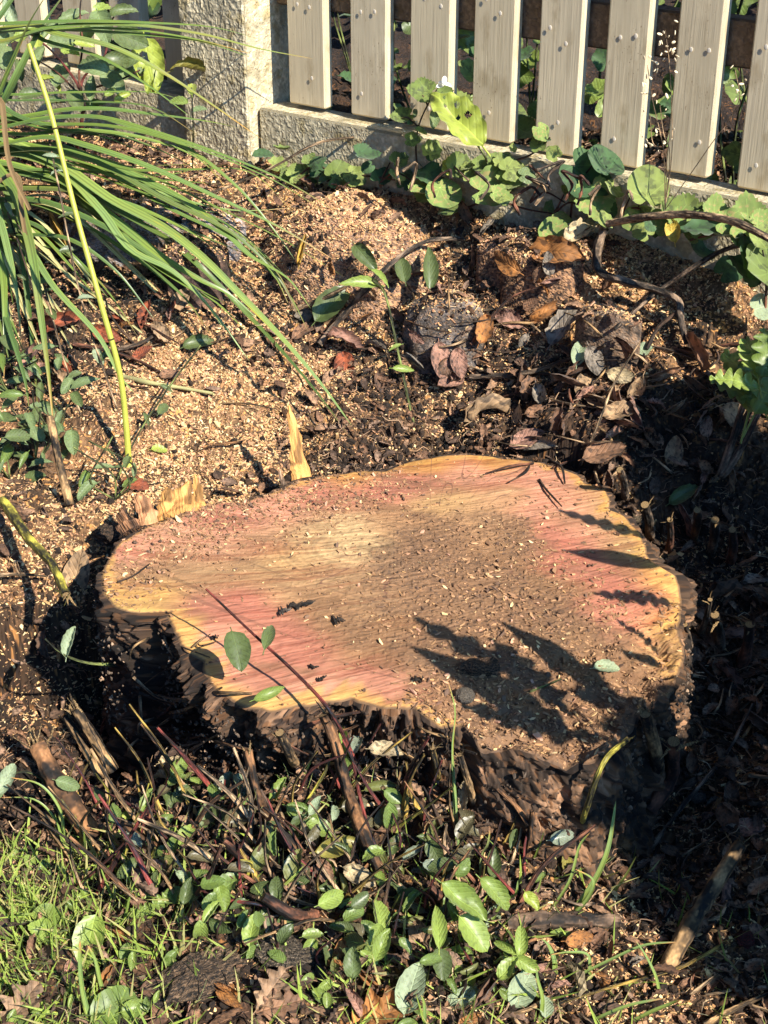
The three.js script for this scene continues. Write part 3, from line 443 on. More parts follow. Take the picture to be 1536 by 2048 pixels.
const stump = thing('tree_stump', 'wide freshly sawn tree stump with pink and yellow wood and rough dark bark', 'tree stump', V(SC.x, 0, SC.z));
{
  const m = new MB(), K = 70;
  for (let k = 0; k <= K; k++) for (let j = 0; j <= NR; j++) { const a = j / NR * Math.PI * 2, f = k / K, r = Rout(a) * f, x = SC.x + Math.cos(a) * r, z = SC.z + Math.sin(a) * r; m.v(x, topY(x, z) - (k === K ? .003 : 0), z, (x - TX0) / TS, (z - TZ0) / TS); }
  for (let k = 0; k < K; k++) for (let j = 0; j < NR; j++) { const a = k * (NR + 1) + j; m.q(a, a + 1, a + NR + 2, a + NR + 1); }
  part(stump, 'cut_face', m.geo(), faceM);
  const b = new MB(), J = 110, NB = NR * 3;
  for (let k = 0; k <= J; k++) for (let j = 0; j <= NB; j++) {
    const a = (j % NB) / NB * Math.PI * 2, R0 = Rout(a), x0 = SC.x + Math.cos(a) * R0, z0 = SC.z + Math.sin(a) * R0, t = k / J, s = a * .45;
    const yt = topY(x0, z0) - .003, y = k === 0 ? yt : lerp(yt - .002, -.14, Math.pow((k - 1) / (J - 1), 1.1));
    const und = sstep(.2, -.35, x0) * sstep(.25, .6, z0); const fur = (1 + und * .5) * (sstep(.3, .7, vn(s * 62 + Math.sin(y * 30) * .7, y * 26)) - .6) * .016 + (vn(s * 28, y * 9) - .5) * .014 + (fbm(s * 150, y * 140, 4) - .5) * (.022 + .006 * und) + (fbm(s * 14, y * 5 + 3, 2) - .5) * .035;
    const left = sstep(.2, -.35, x0) * sstep(.25, .6, z0);
    let r = R0 + (k === 0 ? 0 : .006 + .006 * vn(s * 40, 2) + fur * sstep(-.02, .06, t) + .05 * t * t * (1 - left) - .05 * left * sstep(0, .5, t));
    b.v(SC.x + Math.cos(a) * r, y + (k > 1 ? (fbm(s * 90, y * 60, 2) - .5) * .006 : 0), SC.z + Math.sin(a) * r, j / NB * 3, y * 2);
  }
  for (let k = 0; k < J; k++) for (let j = 0; j < NB; j++) { const a = k * (NB + 1) + j; b.q(a, a + NB + 1, a + NB + 2, a + 1); }
  part(stump, 'bark', b.geo(), stumpBarkM);
  const sp = (bx, by, tx, ty, w, th, m, seed, dz = 0, fy = TOP - .015) => { const p = aty(bx, by, fy), d = toPx(p)[2]; part(stump, 'splinter', shard(p, atd(tx, ty, d + dz), w, th, seed), m); };
  sp(604, 958, 574, 813, .036, .007, shardM, 1, .03); sp(594, 962, 582, 918, .024, .006, shardM, 2); sp(566, 975, 560, 936, .012, .005, mat({ color: lin(.6, .42, .3), map: barkTex }), 3);
  sp(380, 1040, 372, 965, .085, .010, shardM, 4, .05); sp(410, 1030, 385, 950, .03, .006, shardM, 8, .04); sp(345, 1035, 330, 972, .05, .010, shardM, 5, .04); sp(300, 1058, 280, 980, .05, .012, shardPink, 6, .03); sp(265, 1065, 245, 1015, .05, .015, SM(.45, .24, .13), 7, .02);
}
// ------------------------------------------------------------------ rocks
const rockTex = (r, g, b, dust) => dataTex(256, 256, (u, v) => { let k = .62 + 1.0 * (fbmp(u, v, 12, 5) - .5) + .5 * (vnp(u * 90, v * 90, 90, 90) - .5); let c = [r * k, g * k, b * k]; return mix3(c, [.80, .60, .42], dust * .8 * sstep(.3, .7, fbmp(u + .4, v, 60, 3))); });
const rockM = (r, g, b, d) => { const t = rockTex(r, g, b, d); t.repeat.set(4, 4); return mat({ map: t, bumpMap: t, bumpScale: .006, roughness: .92 }); };
solo('boulder', 'low broad boulder covered in orange sawdust behind the stump', 'rock', bigRock.geo(), rockM(.62, .5, .42, .9), bigRock.p);
solo('slate_rock', 'dark grey slab of rock in the soil below the sawdust boulder', 'rock', slab.geo(), rockM(.50, .47, .45, .35), slab.p);
solo('paving_block', 'long blue grey block of stone under the strap leaves', 'rock', leftRock.geo(), rockM(.72, .71, .73, .5), leftRock.p);
solo('brown_rock', 'rounded brown rock in the shade under the strap leaves', 'rock', brownRock.geo(), rockM(.40, .31, .27, .15), brownRock.p);
solo('mossy_rock', 'sawdust covered rock between the big boulder and the fence vines', 'rock', backRock.geo(), rockM(.5, .38, .3, .85), backRock.p);
solo('thin_rock', 'thin tilted grey brown rock under the fallen branch on the right', 'rock', rightSlab.geo(), rockM(.55, .47, .4, .4), rightSlab.p);
solo('flat_stone', 'flat grey stone lying among dead leaves behind the stump', 'rock', flatStone.geo(), rockM(.42, .36, .34, .2), flatStone.p);
// words for where a scattered thing lies: beside the nearest thing that is easy to find
const MARKS = [[985, 825, 'the big curled tan leaf'], [900, 725, 'the pinkish leaf pair'], [690, 690, 'the folded rosy leaf'], [895, 605, 'the slate rock'], [715, 440, 'the sawdust boulder'], [1130, 650, 'the broad tan leaf'], [1060, 705, 'the flat stone'], [158, 1148, 'the tan oval leaf'], [604, 880, 'the tall yellow splinter'], [380, 990, 'the broad yellow shard'], [250, 850, 'the olive stalk'], [110, 900, 'the broken cane'], [45, 2008, 'the corner oak leaf'], [545, 1965, 'the lighter oak leaf'], [755, 2020, 'the orange oak leaf'], [400, 1965, 'the dark bark chunk'], [575, 1905, 'the flat bark chunk'], [190, 1866, 'the broad weed leaf'], [925, 1800, 'the largest green leaf'], [1030, 1915, 'the four leaved sprig'], [1120, 1835, 'the rough grey stick'], [1400, 1820, 'the long tan stick'], [700, 1600, 'the thickest stub'], [560, 1620, 'the straight brown stub'], [120, 1590, 'the thick frayed stub'], [165, 1450, 'the frayed stub pair'], [300, 1672, 'the short brown stub'], [1290, 1490, 'the peeling rim stub'], [1170, 1590, 'the olive stem'], [1430, 1610, 'the leaning brown leaf'], [1205, 905, 'the broad shaded leaf'], [1365, 990, 'the dull green leaf'], [1500, 760, 'the cut leaved plant'], [1290, 590, 'the kinked branch'], [1155, 708, 'the grey green leaf'], [1080, 748, 'the straight brown twig'], [310, 405, 'the grey paving block'], [385, 480, 'the brown rock'], [275, 708, 'the bright orange leaf'], [1210, 1700, 'the tall grass blades'], [1262, 1038, 'the pale disc pebble'], [875, 1530, 'the fibre fan stub'], [1060, 1690, 'the forked shoot'], [495, 1790, 'the pinkish shoot'], [822, 1962, 'the pale grey leaf'], [222, 1438, 'the orange narrow leaf'], [1395, 1600, 'the rounded grey pebble'], [600, 500, 'the yellow crumpled leaf'], [1296, 362, 'the round pale vine leaf'], [1190, 350, 'the dark lobed leaf'], [998, 375, 'the broad mottled leaf'], [920, 240, 'the holed yellow leaf'], [1165, 462, 'the crinkled pale leaf'], [1428, 462, 'the long dark leaf'], [690, 345, 'the post foot vine'], [840, 250, 'the white flowered climber'], [112, 822 + 1000, 'the round leaved weed'], [170, 1930, 'the long grass blades'], [1360, 430, 'the serrated vine leaves']];
const where = (x, y) => { let b = MARKS[0], d = 1e9; for (const m of MARKS) { const q = Math.hypot(m[0] - x, (m[1] - y) * 1.5); if (q < d) { d = q; b = m; } } const dx = x - b[0], dy = (y - b[1]) * 1.5, far = Math.hypot(dx, dy) > 90 ? '' : 'close '; return (Math.abs(dx) > Math.abs(dy) ? (dx > 0 ? far + 'right of ' : far + 'left of ') : (dy > 0 ? far + 'in front of ' : far + 'behind ')) + b[2]; };
// ------------------------------------------------------------------ leaf shapes
const ov = (t) => Math.pow(Math.max(0, Math.sin(Math.PI * Math.pow(t, .88))), .62) * (1 - .12 * t);
const lance = (t) => Math.pow(Math.max(0, Math.sin(Math.PI * Math.pow(t, .75))), 1.0);
const heart = (t) => Math.pow(Math.max(0, Math.sin(Math.PI * Math.pow(t, .6))), .8) * (1 + .05 * Math.cos(t * 60));
const oak = (t) => Math.pow(Math.max(0, Math.sin(Math.PI * Math.pow(t, 1.15))), .6) * (.72 + .28 * Math.cos(t * 6.28 * 4.2)) + .02;
const acan = (t) => Math.pow(Math.max(0, Math.sin(Math.PI * Math.pow(t, .95))), .6) * (.26 + .74 * Math.pow(Math.abs(Math.sin(t * Math.PI * 5.5)), .8)) * (1 - .25 * t) + .02;
const GL = {
  ov: [1, 2, 3, 4, 41, 42, 43].map((s, i) => leafGeo({ W: [.62, .56, .68, .6, .64, .52, .7][i], prof: ov, curl: [.5, .9, .35, -.4, 1.2, .7, .1][i], cup: [.28, .42, .2, .45, .3, .6, .35][i], seed: s, warp: [.06, .1, .05, .1, .12, .08, .16][i], twist: [0, .4, -.2, .3, -.5, .2, .6][i], rip: .03 })),
  finger: [44, 45].map((s) => leafGeo({ W: .34, prof: acan, curl: .5, cup: .15, seed: s, n: 60, m: 4, warp: .1, rip: .02, stalk: .3 })),
  lance: [5, 6].map((s) => leafGeo({ W: .36, prof: lance, curl: [.6, 1.1][s - 5], cup: .35, seed: s })),
  heart: [7, 8].map((s) => leafGeo({ W: .8, prof: heart, curl: .5, cup: .2, rip: .03, seed: s, n: 16, warp: .12, stalk: .3 })),
  oak: [9, 10].map((s) => leafGeo({ W: .72, prof: oak, curl: .5, cup: .25, rip: .03, seed: s, n: 36, warp: .16, stalk: .12 })),
  dead: [11, 12, 13, 14, 15, 16].map((s, i) => leafGeo({ W: [.55, .5, .62, .45, .58, .5][i], prof: ov, curl: [1.2, 1.9, .5, 2.4, -.9, 1.5][i], cup: [.6, .9, .35, 1.0, .5, .75][i], rip: .05, seed: s, n: 12, warp: .2, twist: [.4, -.7, .2, .9, -.3, .6][i] })),
  flat: [17, 18].map((s) => leafGeo({ W: .58, prof: ov, curl: .25, cup: .12, seed: s, warp: .1, rip: .02 })),
  acan: [19, 20].map((s) => leafGeo({ W: .62, prof: acan, curl: [.7, 1.1][s - 19], cup: .22, seed: s, n: 66, m: 6, warp: .08, rip: .04, stalk: .35 })),
  disc: [21, 22, 23].map((s) => discLeaf({ seed: s, lobes: [5, 5, 7][s - 21], deep: [.25, .1, .3][s - 21], cup: [.25, -.2, .3][s - 21], warp: .22 })),
  round: [discLeaf({ seed: 31, lobes: 1, deep: 0, tooth: .02, teeth: 23, notch: .35, cup: .25, warp: .15, pointy: .05 })],
  serr: [24, 25].map((s) => discLeaf({ seed: s, lobes: 5, deep: .16, teeth: 24, tooth: .14, notch: .4, cup: .3, warp: .2, pointy: .3 })),
};
function holed(seed, holes, W = .6) { // an ovate leaf eaten through by insects
  const g = leafGeo({ W, prof: ov, curl: .6, cup: .25, seed, n: 40, m: 24, warp: .14, rip: .03, stalk: .15 }), uv = g.attributes.uv, idx = [...g.index.array], out = [];
  for (let k = 0; k < idx.length; k += 3) { const u = (uv.getX(idx[k]) + uv.getX(idx[k + 1]) + uv.getX(idx[k + 2])) / 3, v = (uv.getY(idx[k]) + uv.getY(idx[k + 1]) + uv.getY(idx[k + 2])) / 3; if (!holes.some(([a, b, r1, r2]) => ((u - a) / r1) ** 2 + ((v - b) / r2) ** 2 < 1 + .6 * (vn(u * 30, v * 30) - .5))) out.push(idx[k], idx[k + 1], idx[k + 2]); }
  g.setIndex(out); g.computeVertexNormals(); return g;
}
// one leaf, its middle at the point p, lpx photo pixels long, pointing deg in the picture
function leaf(parent, p, lpx, deg, m, geo, o = {}) {
  const d = toPx(p)[2], L = lpx / F * d * 1.15 * rr(.88, 1.12), dir = imgDir(deg, o.into ?? rr(-.25, .25));
  const n = o.n || camBack.clone().multiplyScalar(o.cam ?? .55).add(V(0, o.up ?? .5, 0)).addScaledVector(rndDir(), o.rnd ?? .4).addScaledVector(SUN, .15);
  const q = new THREE.Mesh(geo, m); q.name = o.name || 'leaf';
  const y = dir.clone().addScaledVector(n.clone().normalize(), -dir.dot(n.clone().normalize())).normalize();
  const foot = p.clone().addScaledVector(y, -L * .48);
  pose(q, parent ? foot.clone().sub(rootOf(parent).base) : foot, dir, n, L);
  if (parent) parent.add(q); return q;
}
const Y = (a) => a.map(([x, y, h], i) => { const p = aty(x, y, h); return i && p.y < surf(p.x, p.z) + .02 ? G(x, y, .025 + .02 * i) : p; });
const kind = (k) => (k === 'b' || k === 'ol' || k === 'd') ? GL.ov : GL.ov;

// ------------------------------------------------------------------ leafy shoots in front of the stump
function shoot(label, stems, r, m, leaves, fill = 0, nm = 'shrub_shoot', fillM = ['d', 'b', 'g', 'g']) {
  const b = aty(stems[0][0][0], stems[0][0][1], stems[0][0][2]);
  const t = thing(nm, label, 'shrub shoot', b);
  const cs = [];
  stems.forEach((s, i) => { const p = Y(s); cs.push(curve(p, 24)); part(t, 'stem', tube(p, (q) => (i ? r * .75 : r) * (1 - .55 * q), 6), i && m === stemM.tan ? stemM.crim : m); });
  for (const [x, y, l, deg, k, h, g] of leaves) { let p = aty(x, y, h ?? rr(.05, .11)); if (p.y < surf(p.x, p.z) + .015) p = G(x, y, rr(.02, .05)); leaf(t, p, l, deg, leafM[k] || palmM[k], g || pick(GL.ov)); }
  for (let i = 0; i < fill; i++) { const c = pick(cs), p = c[Math.floor(rr(4, 24))].clone().add(V(rr(-.035, .035), rr(-.03, .02), rr(-.03, .03))); if (inStump(p.x, p.z) < .03) continue; p.y = Math.max(p.y, surf(p.x, p.z) + .012); leaf(t, p, rr(34, 54), rr(0, 360), leafM[pick(fillM)], pick(GL.ov), { rnd: .7 }); }
  return t;
}
shoot('crimson young shoot leaning over the near left of the cut face', [[[775, 1660, .02], [705, 1510, .15], [657, 1418, .25], [590, 1345, .262], [500, 1262, .285], [412, 1178, .32]]], .0036, stemM.crim,
  [[474, 1300, 72, -82, 'd', .283], [537, 1272, 66, 76, 'gd', .29, GL.lance[0]], [540, 1386, 62, 24, 'g2', .26, GL.lance[1]]]);
shoot('leafy green shoot left of the thick brown cut stub', [[[480, 1770, .0], [520, 1690, .05], [560, 1600, .09], [585, 1555, .12]], [[500, 1730, .03], [450, 1640, .07], [450, 1560, .1]]], .0035, stemM.tan,
  [[458, 1566, 58, 88, 'd'], [488, 1560, 50, 95, 'p'], [561, 1573, 60, 70, 'g2'], [605, 1619, 56, -25, 'g'], [415, 1628, 56, 80, 'gd'], [438, 1627, 50, 100, 'd'], [484, 1622, 60, 20, 'b'], [595, 1717, 56, 80, 'ol'], [500, 1600, 40, 60, 'g'], [545, 1640, 38, 200, 'd'], [352, 1560, 36, 40, 'g']], 3);
shoot('leafy shoot with shiny leaves beside the thickest cut stub', [[[810, 1810, .01], [740, 1650, .09], [705, 1520, .15], [695, 1470, .18]], [[780, 1760, .02], [800, 1660, .09], [750, 1560, .12]]], .0035, stemM.crim,
  [[687, 1482, 58, 95, 'lg', .15], [712, 1490, 52, 75, 's', .155], [686, 1530, 52, 100, 'g', .13], [642, 1650, 58, -15, 'g2'], [726, 1652, 64, 5, 'b'], [672, 1692, 72, 15, 'yb'], [790, 1682, 54, 60, 'd'], [782, 1626, 62, 20, 'b'], [828, 1706, 48, 30, 's'], [760, 1575, 62, 15, 'ol', .12], [632, 1600, 40, 60, 'p'], [668, 1625, 40, 70, 'p'], [710, 1600, 46, 10, 'b']], 3);
shoot('low shoot with small bright leaves at the far left of the stubs', [[[430, 1770, .01], [340, 1660, .05], [270, 1615, .07], [180, 1570, .08]], [[380, 1710, .03], [300, 1610, .08]]], .003, stemM.crim,
  [[380, 1658, 46, 70, 'lg'], [295, 1602, 50, 80, 'g2'], [256, 1628, 28, 40, 'y'], [268, 1680, 40, -60, 's'], [135, 1568, 46, -20, 'gg'], [228, 1625, 42, 80, 'g'], [200, 1590, 34, 120, 'd'], [330, 1640, 34, 30, 'g']], 3);
shoot('pinkish shoot with paired leaves lying over the edge of the lawn', [[[645, 1828, .02], [520, 1790, .045], [430, 1765, .05], [390, 1700, .065]], [[560, 1800, .03], [470, 1740, .06], [440, 1660, .09]]], .0032, stemM.crim,
  [[436, 1672, 44, 20, 'b'], [404, 1718, 60, 10, 'b'], [400, 1740, 48, 20, 'g'], [425, 1765, 46, 15, 'g'], [457, 1771, 60, 55, 'g'], [395, 1782, 48, 85, 'gd'], [420, 1805, 40, 70, 'g'], [423, 1824, 48, 70, 'lg'], [481, 1740, 48, 10, 'b'], [522, 1712, 50, 70, 'ol'], [372, 1745, 40, -60, 'p']], 2);
shoot('shoot with rounded green leaves at the middle bottom', [[[720, 1862, .01], [640, 1820, .035], [560, 1835, .04], [500, 1850, .035]], [[690, 1840, .02], [650, 1780, .05], [600, 1750, .07]]], .003, stemM.tan,
  [[492, 1818, 40, 60, 'g'], [504, 1860, 60, 85, 'lg'], [575, 1834, 48, 50, 'gd'], [516, 1838, 36, 90, 'g'], [662, 1798, 62, 25, 'lg'], [710, 1810, 50, 30, 'g'], [555, 1775, 46, 100, 'd'], [690, 1855, 40, 140, 'd'], [625, 1870, 36, 30, 'g2']], 3);
shoot('upright light green sprig near the bottom centre', [[[800, 1960, .0], [765, 1890, .05], [745, 1800, .08]], [[790, 1930, .02], [720, 1900, .05]]], .0025, stemM.gstem,
  [[760, 1830, 64, 80, 'lg'], [764, 1892, 60, 70, 'g2'], [706, 1926, 54, 85, 'gd'], [738, 1858, 36, 130, 'g'], [720, 1800, 40, 40, 'd']], 2);
shoot('shoot with the largest green leaves right of the bottom centre', [[[850, 1920, .0], [890, 1830, .07], [900, 1760, .11], [940, 1700, .13]], [[880, 1850, .06], [960, 1800, .09], [1000, 1760, .1]]], .0035, stemM.brown,
  [[925, 1802, 108, -42, 'g2', .13], [990, 1788, 72, -40, 'g2', .1], [876, 1852, 86, 82, 'lg', .11, GL.lance[0]], [946, 1866, 72, -48, 'lg', .09], [863, 1921, 46, 20, 'g'], [937, 1692, 54, 50, 'b'], [866, 1735, 46, -20, 's'], [985, 1728, 54, 75, 'd'], [930, 1655, 46, 60, 'b'], [1028, 1678, 46, 80, 'd']], 3);
shoot('small pale green sprig of four leaves low on the right of the shoots', [[[1025, 1990, .0], [1030, 1910, .05], [1050, 1830, .08]]], .0025, stemM.gstem,
  [[1011, 1896, 46, 145, 'lg', .06], [1041, 1882, 52, 80, 'lg', .065], [1054, 1928, 54, -28, 'lg', .06], [1016, 1938, 56, 55, 'lg', .06], [1062, 1802, 44, -60, 'y', .09]], 1);
shoot('forked brown shoot with a silvery leaf in front of the bark', [[[1045, 1760, .01], [1058, 1690, .08], [1064, 1622, .15]], [[1058, 1690, .08], [1105, 1690, .085], [1150, 1692, .085]], [[1058, 1650, .12], [1030, 1610, .14], [985, 1570, .16]]], .0065, stemM.brown,
  [[1124, 1674, 48, 12, 's', .1], [1133, 1732, 48, -100, 'yb', .06], [1078, 1755, 34, 30, 'g']], 0);
shoot('pale leafed stem arching over the dark hollow on the left', [[[120, 1660, .0], [115, 1600, .03], [60, 1545, .06], [0, 1560, .07], [-60, 1600, .06]]], .0028, stemM.gstem, [[12, 1558, 62, 60, 'p', .085], [-20, 1590, 50, 20, 'gg', .07]], 0);
shoot('curved green stalk with one pale leaf hanging in the hollow', [[[230, 1330, .08], [170, 1325, .1], [120, 1305, .13], [90, 1278, .15]]], .003, stemM.gstem, [[140, 1284, 56, 80, 'p', .14]], 0);
for (const [x, y] of [[330, 1730], [610, 1700], [700, 1740], [840, 1800], [560, 1880], [660, 1930], [900, 1940], [450, 1860], [780, 1860], [830, 1720], [880, 1730], [360, 1590], [960, 1930], [640, 1760]]) shoot('thin wiry shoot with a few small leaves ' + where(x, y - 40), [[[x, y + 30, 0], [x + rr(-30, 30), y - 20, .05], [x + rr(-70, 70), y - rr(60, 110), .09]]], .0022, pick([stemM.crim, stemM.tan, stemM.redbr]), [], 6, 'wiry_shoot', ['d', 'b', 'g', 'ol', 'd', 'g2']).userData.group = 'wiry shoots in the tangle before the stump';

// ------------------------------------------------------------------ sawn and broken stubs
const spl = [1, 2, 3].map((s) => { const g = shard(V(0, 0, 0), V(.2, 1, .1), .22, .05, s, .5, V(0, 0, 1)); return g; });
function stub(label, pts, r, m, nsp = 6, o = {}) { // pts from the foot to the broken end
  const p = Y(pts), t = thing(o.name || 'cut_stub', label, o.cat || 'cut stem', p[0]);
  part(t, 'stem', tube(p, (q) => r * (1.1 - .25 * q), 9, 0, .14), m);
  const e = p[p.length - 1], d = e.clone().sub(p[p.length - 2]).normalize();
  const cap = new THREE.CircleGeometry(r * .8, 10); const cm = new THREE.Mesh(cap, cutWood); cm.name = 'cut_end'; pose(cm, e.clone().addScaledVector(d, .0012).sub(t.base), Math.abs(d.y) < .9 ? V(0, 1, 0) : V(1, 0, 0), d, 1); t.add(cm);
  for (let i = 0; i < nsp; i++) { const q = new THREE.Mesh(pick(spl), pick([cutWood, cutWood, m])); q.name = 'splinter'; const side = rndDir(); const dd = d.clone().multiplyScalar(1).addScaledVector(side, .35); pose(q, e.clone().addScaledVector(side, r * .6).addScaledVector(d, -r * .8).sub(t.base), dd, rndDir(), r * rr(1.6, 3.4)); t.add(q); }
  return t;
}
stub('straight brown cut stub leaning left in the middle of the shoots', [[632, 1742, .01], [580, 1668, .05], [525, 1580, .11], [495, 1500, .17]], .0082, stemM.brown, 3);
stub('thickest reddish brown cut stub standing against the front of the stump', [[800, 1800, .0], [742, 1690, .06], [695, 1580, .13], [668, 1480, .20], [648, 1430, .235]], .0095, stemM.brown, 4);
stub('pale short stub just left of the thickest stub', [[600, 1545, .03], [585, 1500, .10], [566, 1452, .16]], .0075, stemM.tan, 4);
stub('thick frayed stub at the far left edge of the hollow', [[190, 1680, .0], [150, 1620, .03], [105, 1550, .07], [75, 1490, .10]], .016, stemM.brown, 9);
stub('pair of frayed tan stubs leaning left over the hollow, longer one', [[225, 1540, .0], [190, 1480, .05], [150, 1418, .10]], .0095, stemM.tan, 8);
stub('thin curved tan stub below the longer frayed one', [[205, 1560, .0], [160, 1480, .04], [130, 1432, .07]], .007, stemM.tan, 5);
stub('short brown stub with a pale frayed end above the lawn edge', [[350, 1705, .01], [300, 1672, .045], [240, 1642, .07]], .0078, stemM.brown, 7);
stub('brown stub with a splintered white tip pointing left', [[540, 1760, .01], [500, 1705, .06], [462, 1662, .09]], .0085, stemM.redbr, 7);
stub('short reddish stub lying low above the rounded leaves', [[645, 1828, .025], [585, 1808, .045], [535, 1768, .07]], .0085, stemM.redbr, 2);
stub('thin stub with a fan of pale fibres at its tip', [[875, 1570, .03], [872, 1530, .09], [862, 1482, .14]], .0045, stemM.ylw, 10);
stub('split straw coloured stem leaning on the front bark', [[955, 1650, .01], [935, 1560, .08], [915, 1495, .15]], .0055, stemM.tan, 6);
stub('yellow olive stem standing before the shaded bark', [[1158, 1680, .0], [1165, 1600, .07], [1195, 1505, .16], [1235, 1460, .2]], .004, stemM.olive, 3);
stub('long tan stick with broken bark leaning in the shade low on the right', [[1330, 1945, .01], [1380, 1850, .05], [1430, 1770, .08], [1480, 1690, .11]], .0115, stemM.tan, 7);
stub('frayed brown stub with peeling strips on the near right rim', [[1320, 1580, .02], [1300, 1490, .1], [1275, 1415, .17]], .010, stemM.tan, 9);
stub('brown stub with a torn pale end at the right edge of the stump', [[1300, 1620, .02], [1340, 1560, .06], [1330, 1470, .12]], .011, stemM.redbr, 5);
stub('broken tan cane standing left of the olive stalk', [[140, 1010, .155], [122, 940, .21], [100, 835, .28]], .0085, stemM.tan, 6);
stub('bent olive cane with a torn end lying at the left', [[5, 1000, .2], [60, 1080, .18], [105, 1130, .175], [132, 1190, .165]], .0085, stemM.olive, 7);
stub('frayed straw stub below the white leaf right of the largest leaves', [[960, 1765, .02], [905, 1730, .06], [870, 1708, .08]], .006, stemM.tan, 9);
stub('stub with curly fibres left of the largest green leaf', [[895, 1800, .03], [870, 1770, .05], [848, 1742, .07]], .007, stemM.redbr, 9);
for (const [a, b, c, d] of [[1300, 1080, 1290, 1010], [1335, 1110, 1340, 1040], [1385, 1080, 1395, 1020], [1420, 1110, 1430, 1040], [1460, 1130, 1465, 1060], [1250, 1000, 1240, 940], [1395, 1280, 1420, 1200], [1440, 1300, 1430, 1230], [1380, 1320, 1370, 1250], [1480, 1340, 1500, 1250]]) { const p0 = hit(a, b); const t = stub('short grey brown dead stub in the shade ' + where(c, d), [[a, b, p0.y - .01], [(a + c) / 2 + 4, (b + d) / 2, p0.y + .05], [c, d, p0.y + .1]], rr(.005, .011), pick([stemM.grey, stemM.redbr, stemM.brown]), 3); t.userData.group = 'dead stubs in the shade right of the stump'; }

// ------------------------------------------------------------------ strap leaved clump on the left
const BL = [
  [[-160, 60], [0, 50], [150, 44], [300, 47], [425, 55], [528, 81], 15, 0], [[-120, 80], [0, 84], [100, 56], [250, 50], [400, 68], [520, 98], [628, 118], 13, 1], [[-140, 130], [60, 52], [110, 68], [225, 95], [325, 145], [425, 210], [528, 282], 17, 1],
  [[-120, 300], [90, 228], [200, 219], [300, 229], [425, 245], [505, 263], 17, 0], [[-140, 290], [0, 258], [100, 238], [200, 236], [300, 262], [450, 312], [575, 365], [692, 436], 15, 0], [[-130, 330], [0, 292], [100, 276], [175, 293], [300, 335], [425, 391], [550, 450], [672, 522], 17, 1],
  [[-120, 260], [100, 320], [225, 402], [325, 455], [400, 512], [480, 590], [560, 672], [640, 765], [705, 853], 20, 3], [[-100, 330], [100, 352], [220, 432], [320, 512], [400, 560], [460, 590], [517, 640], 18, 1], [[-60, 320], [100, 330], [200, 420], [262, 500], [350, 546], [425, 622], [500, 724], 17, 3],
  [[-100, 300], [140, 310], [350, 392], [450, 465], [500, 512], [575, 557], [622, 618], 18, 1], [[-60, 300], [20, 370], [50, 450], [66, 520], [83, 640], [96, 740], [108, 860], 20, 1], [[-40, 330], [0, 440], [22, 530], [34, 590], [43, 690], 15, 3], [[-30, 380], [60, 500], [110, 577], [200, 677], [240, 752], [268, 785], 13, 3],
  [[-60, 260], [0, 215], [40, 140], [80, 60], [135, -20], 22, 2], [[-80, 340], [60, 300], [180, 320], [330, 400], [470, 470], [560, 560], [600, 640], 14, 2], [[-40, 310], [120, 300], [260, 340], [380, 340], [500, 345], [600, 440], 12, 0], [[-80, 420], [60, 400], [180, 440], [300, 510], [390, 580], [450, 660], 16, 2], [[-60, 400], [120, 380], [260, 410], [400, 470], [520, 520], 15, 2],
  [[-60, 350], [100, 360], [230, 400], [330, 440], [420, 490], [480, 560], 15, 1], [[-80, 210], [60, 190], [200, 185], [330, 190], [430, 240], 10, 0], [[-80, 250], [100, 250], [230, 255], [360, 290], [470, 370], [540, 450], [590, 520], 12, 0], [[-80, 380], [0, 520], [10, 640], [8, 760], 16, 1], [[-80, 440], [70, 450], [150, 520], [220, 600], 12, 2], [[-60, 280], [60, 270], [180, 262], [300, 280], [400, 320], [470, 400], 13, 1],
  [[-60, 460], [50, 470], [140, 480], [230, 540], [310, 640], 13, 2], [[-90, 160], [30, 230], [120, 260], [230, 270], [340, 310], [440, 370], 12, 2], [[-60, 350], [60, 340], [190, 345], [330, 350], [400, 335], 10, 0], [[-70, 300], [150, 330], [300, 380], [460, 420], [600, 415], 10, 3], [[-60, 420], [-10, 560], [20, 660], [50, 760], [60, 830], 13, 2], [[-60, 100], [-20, 60], [30, -10], [60, -60], 16, 2],
];
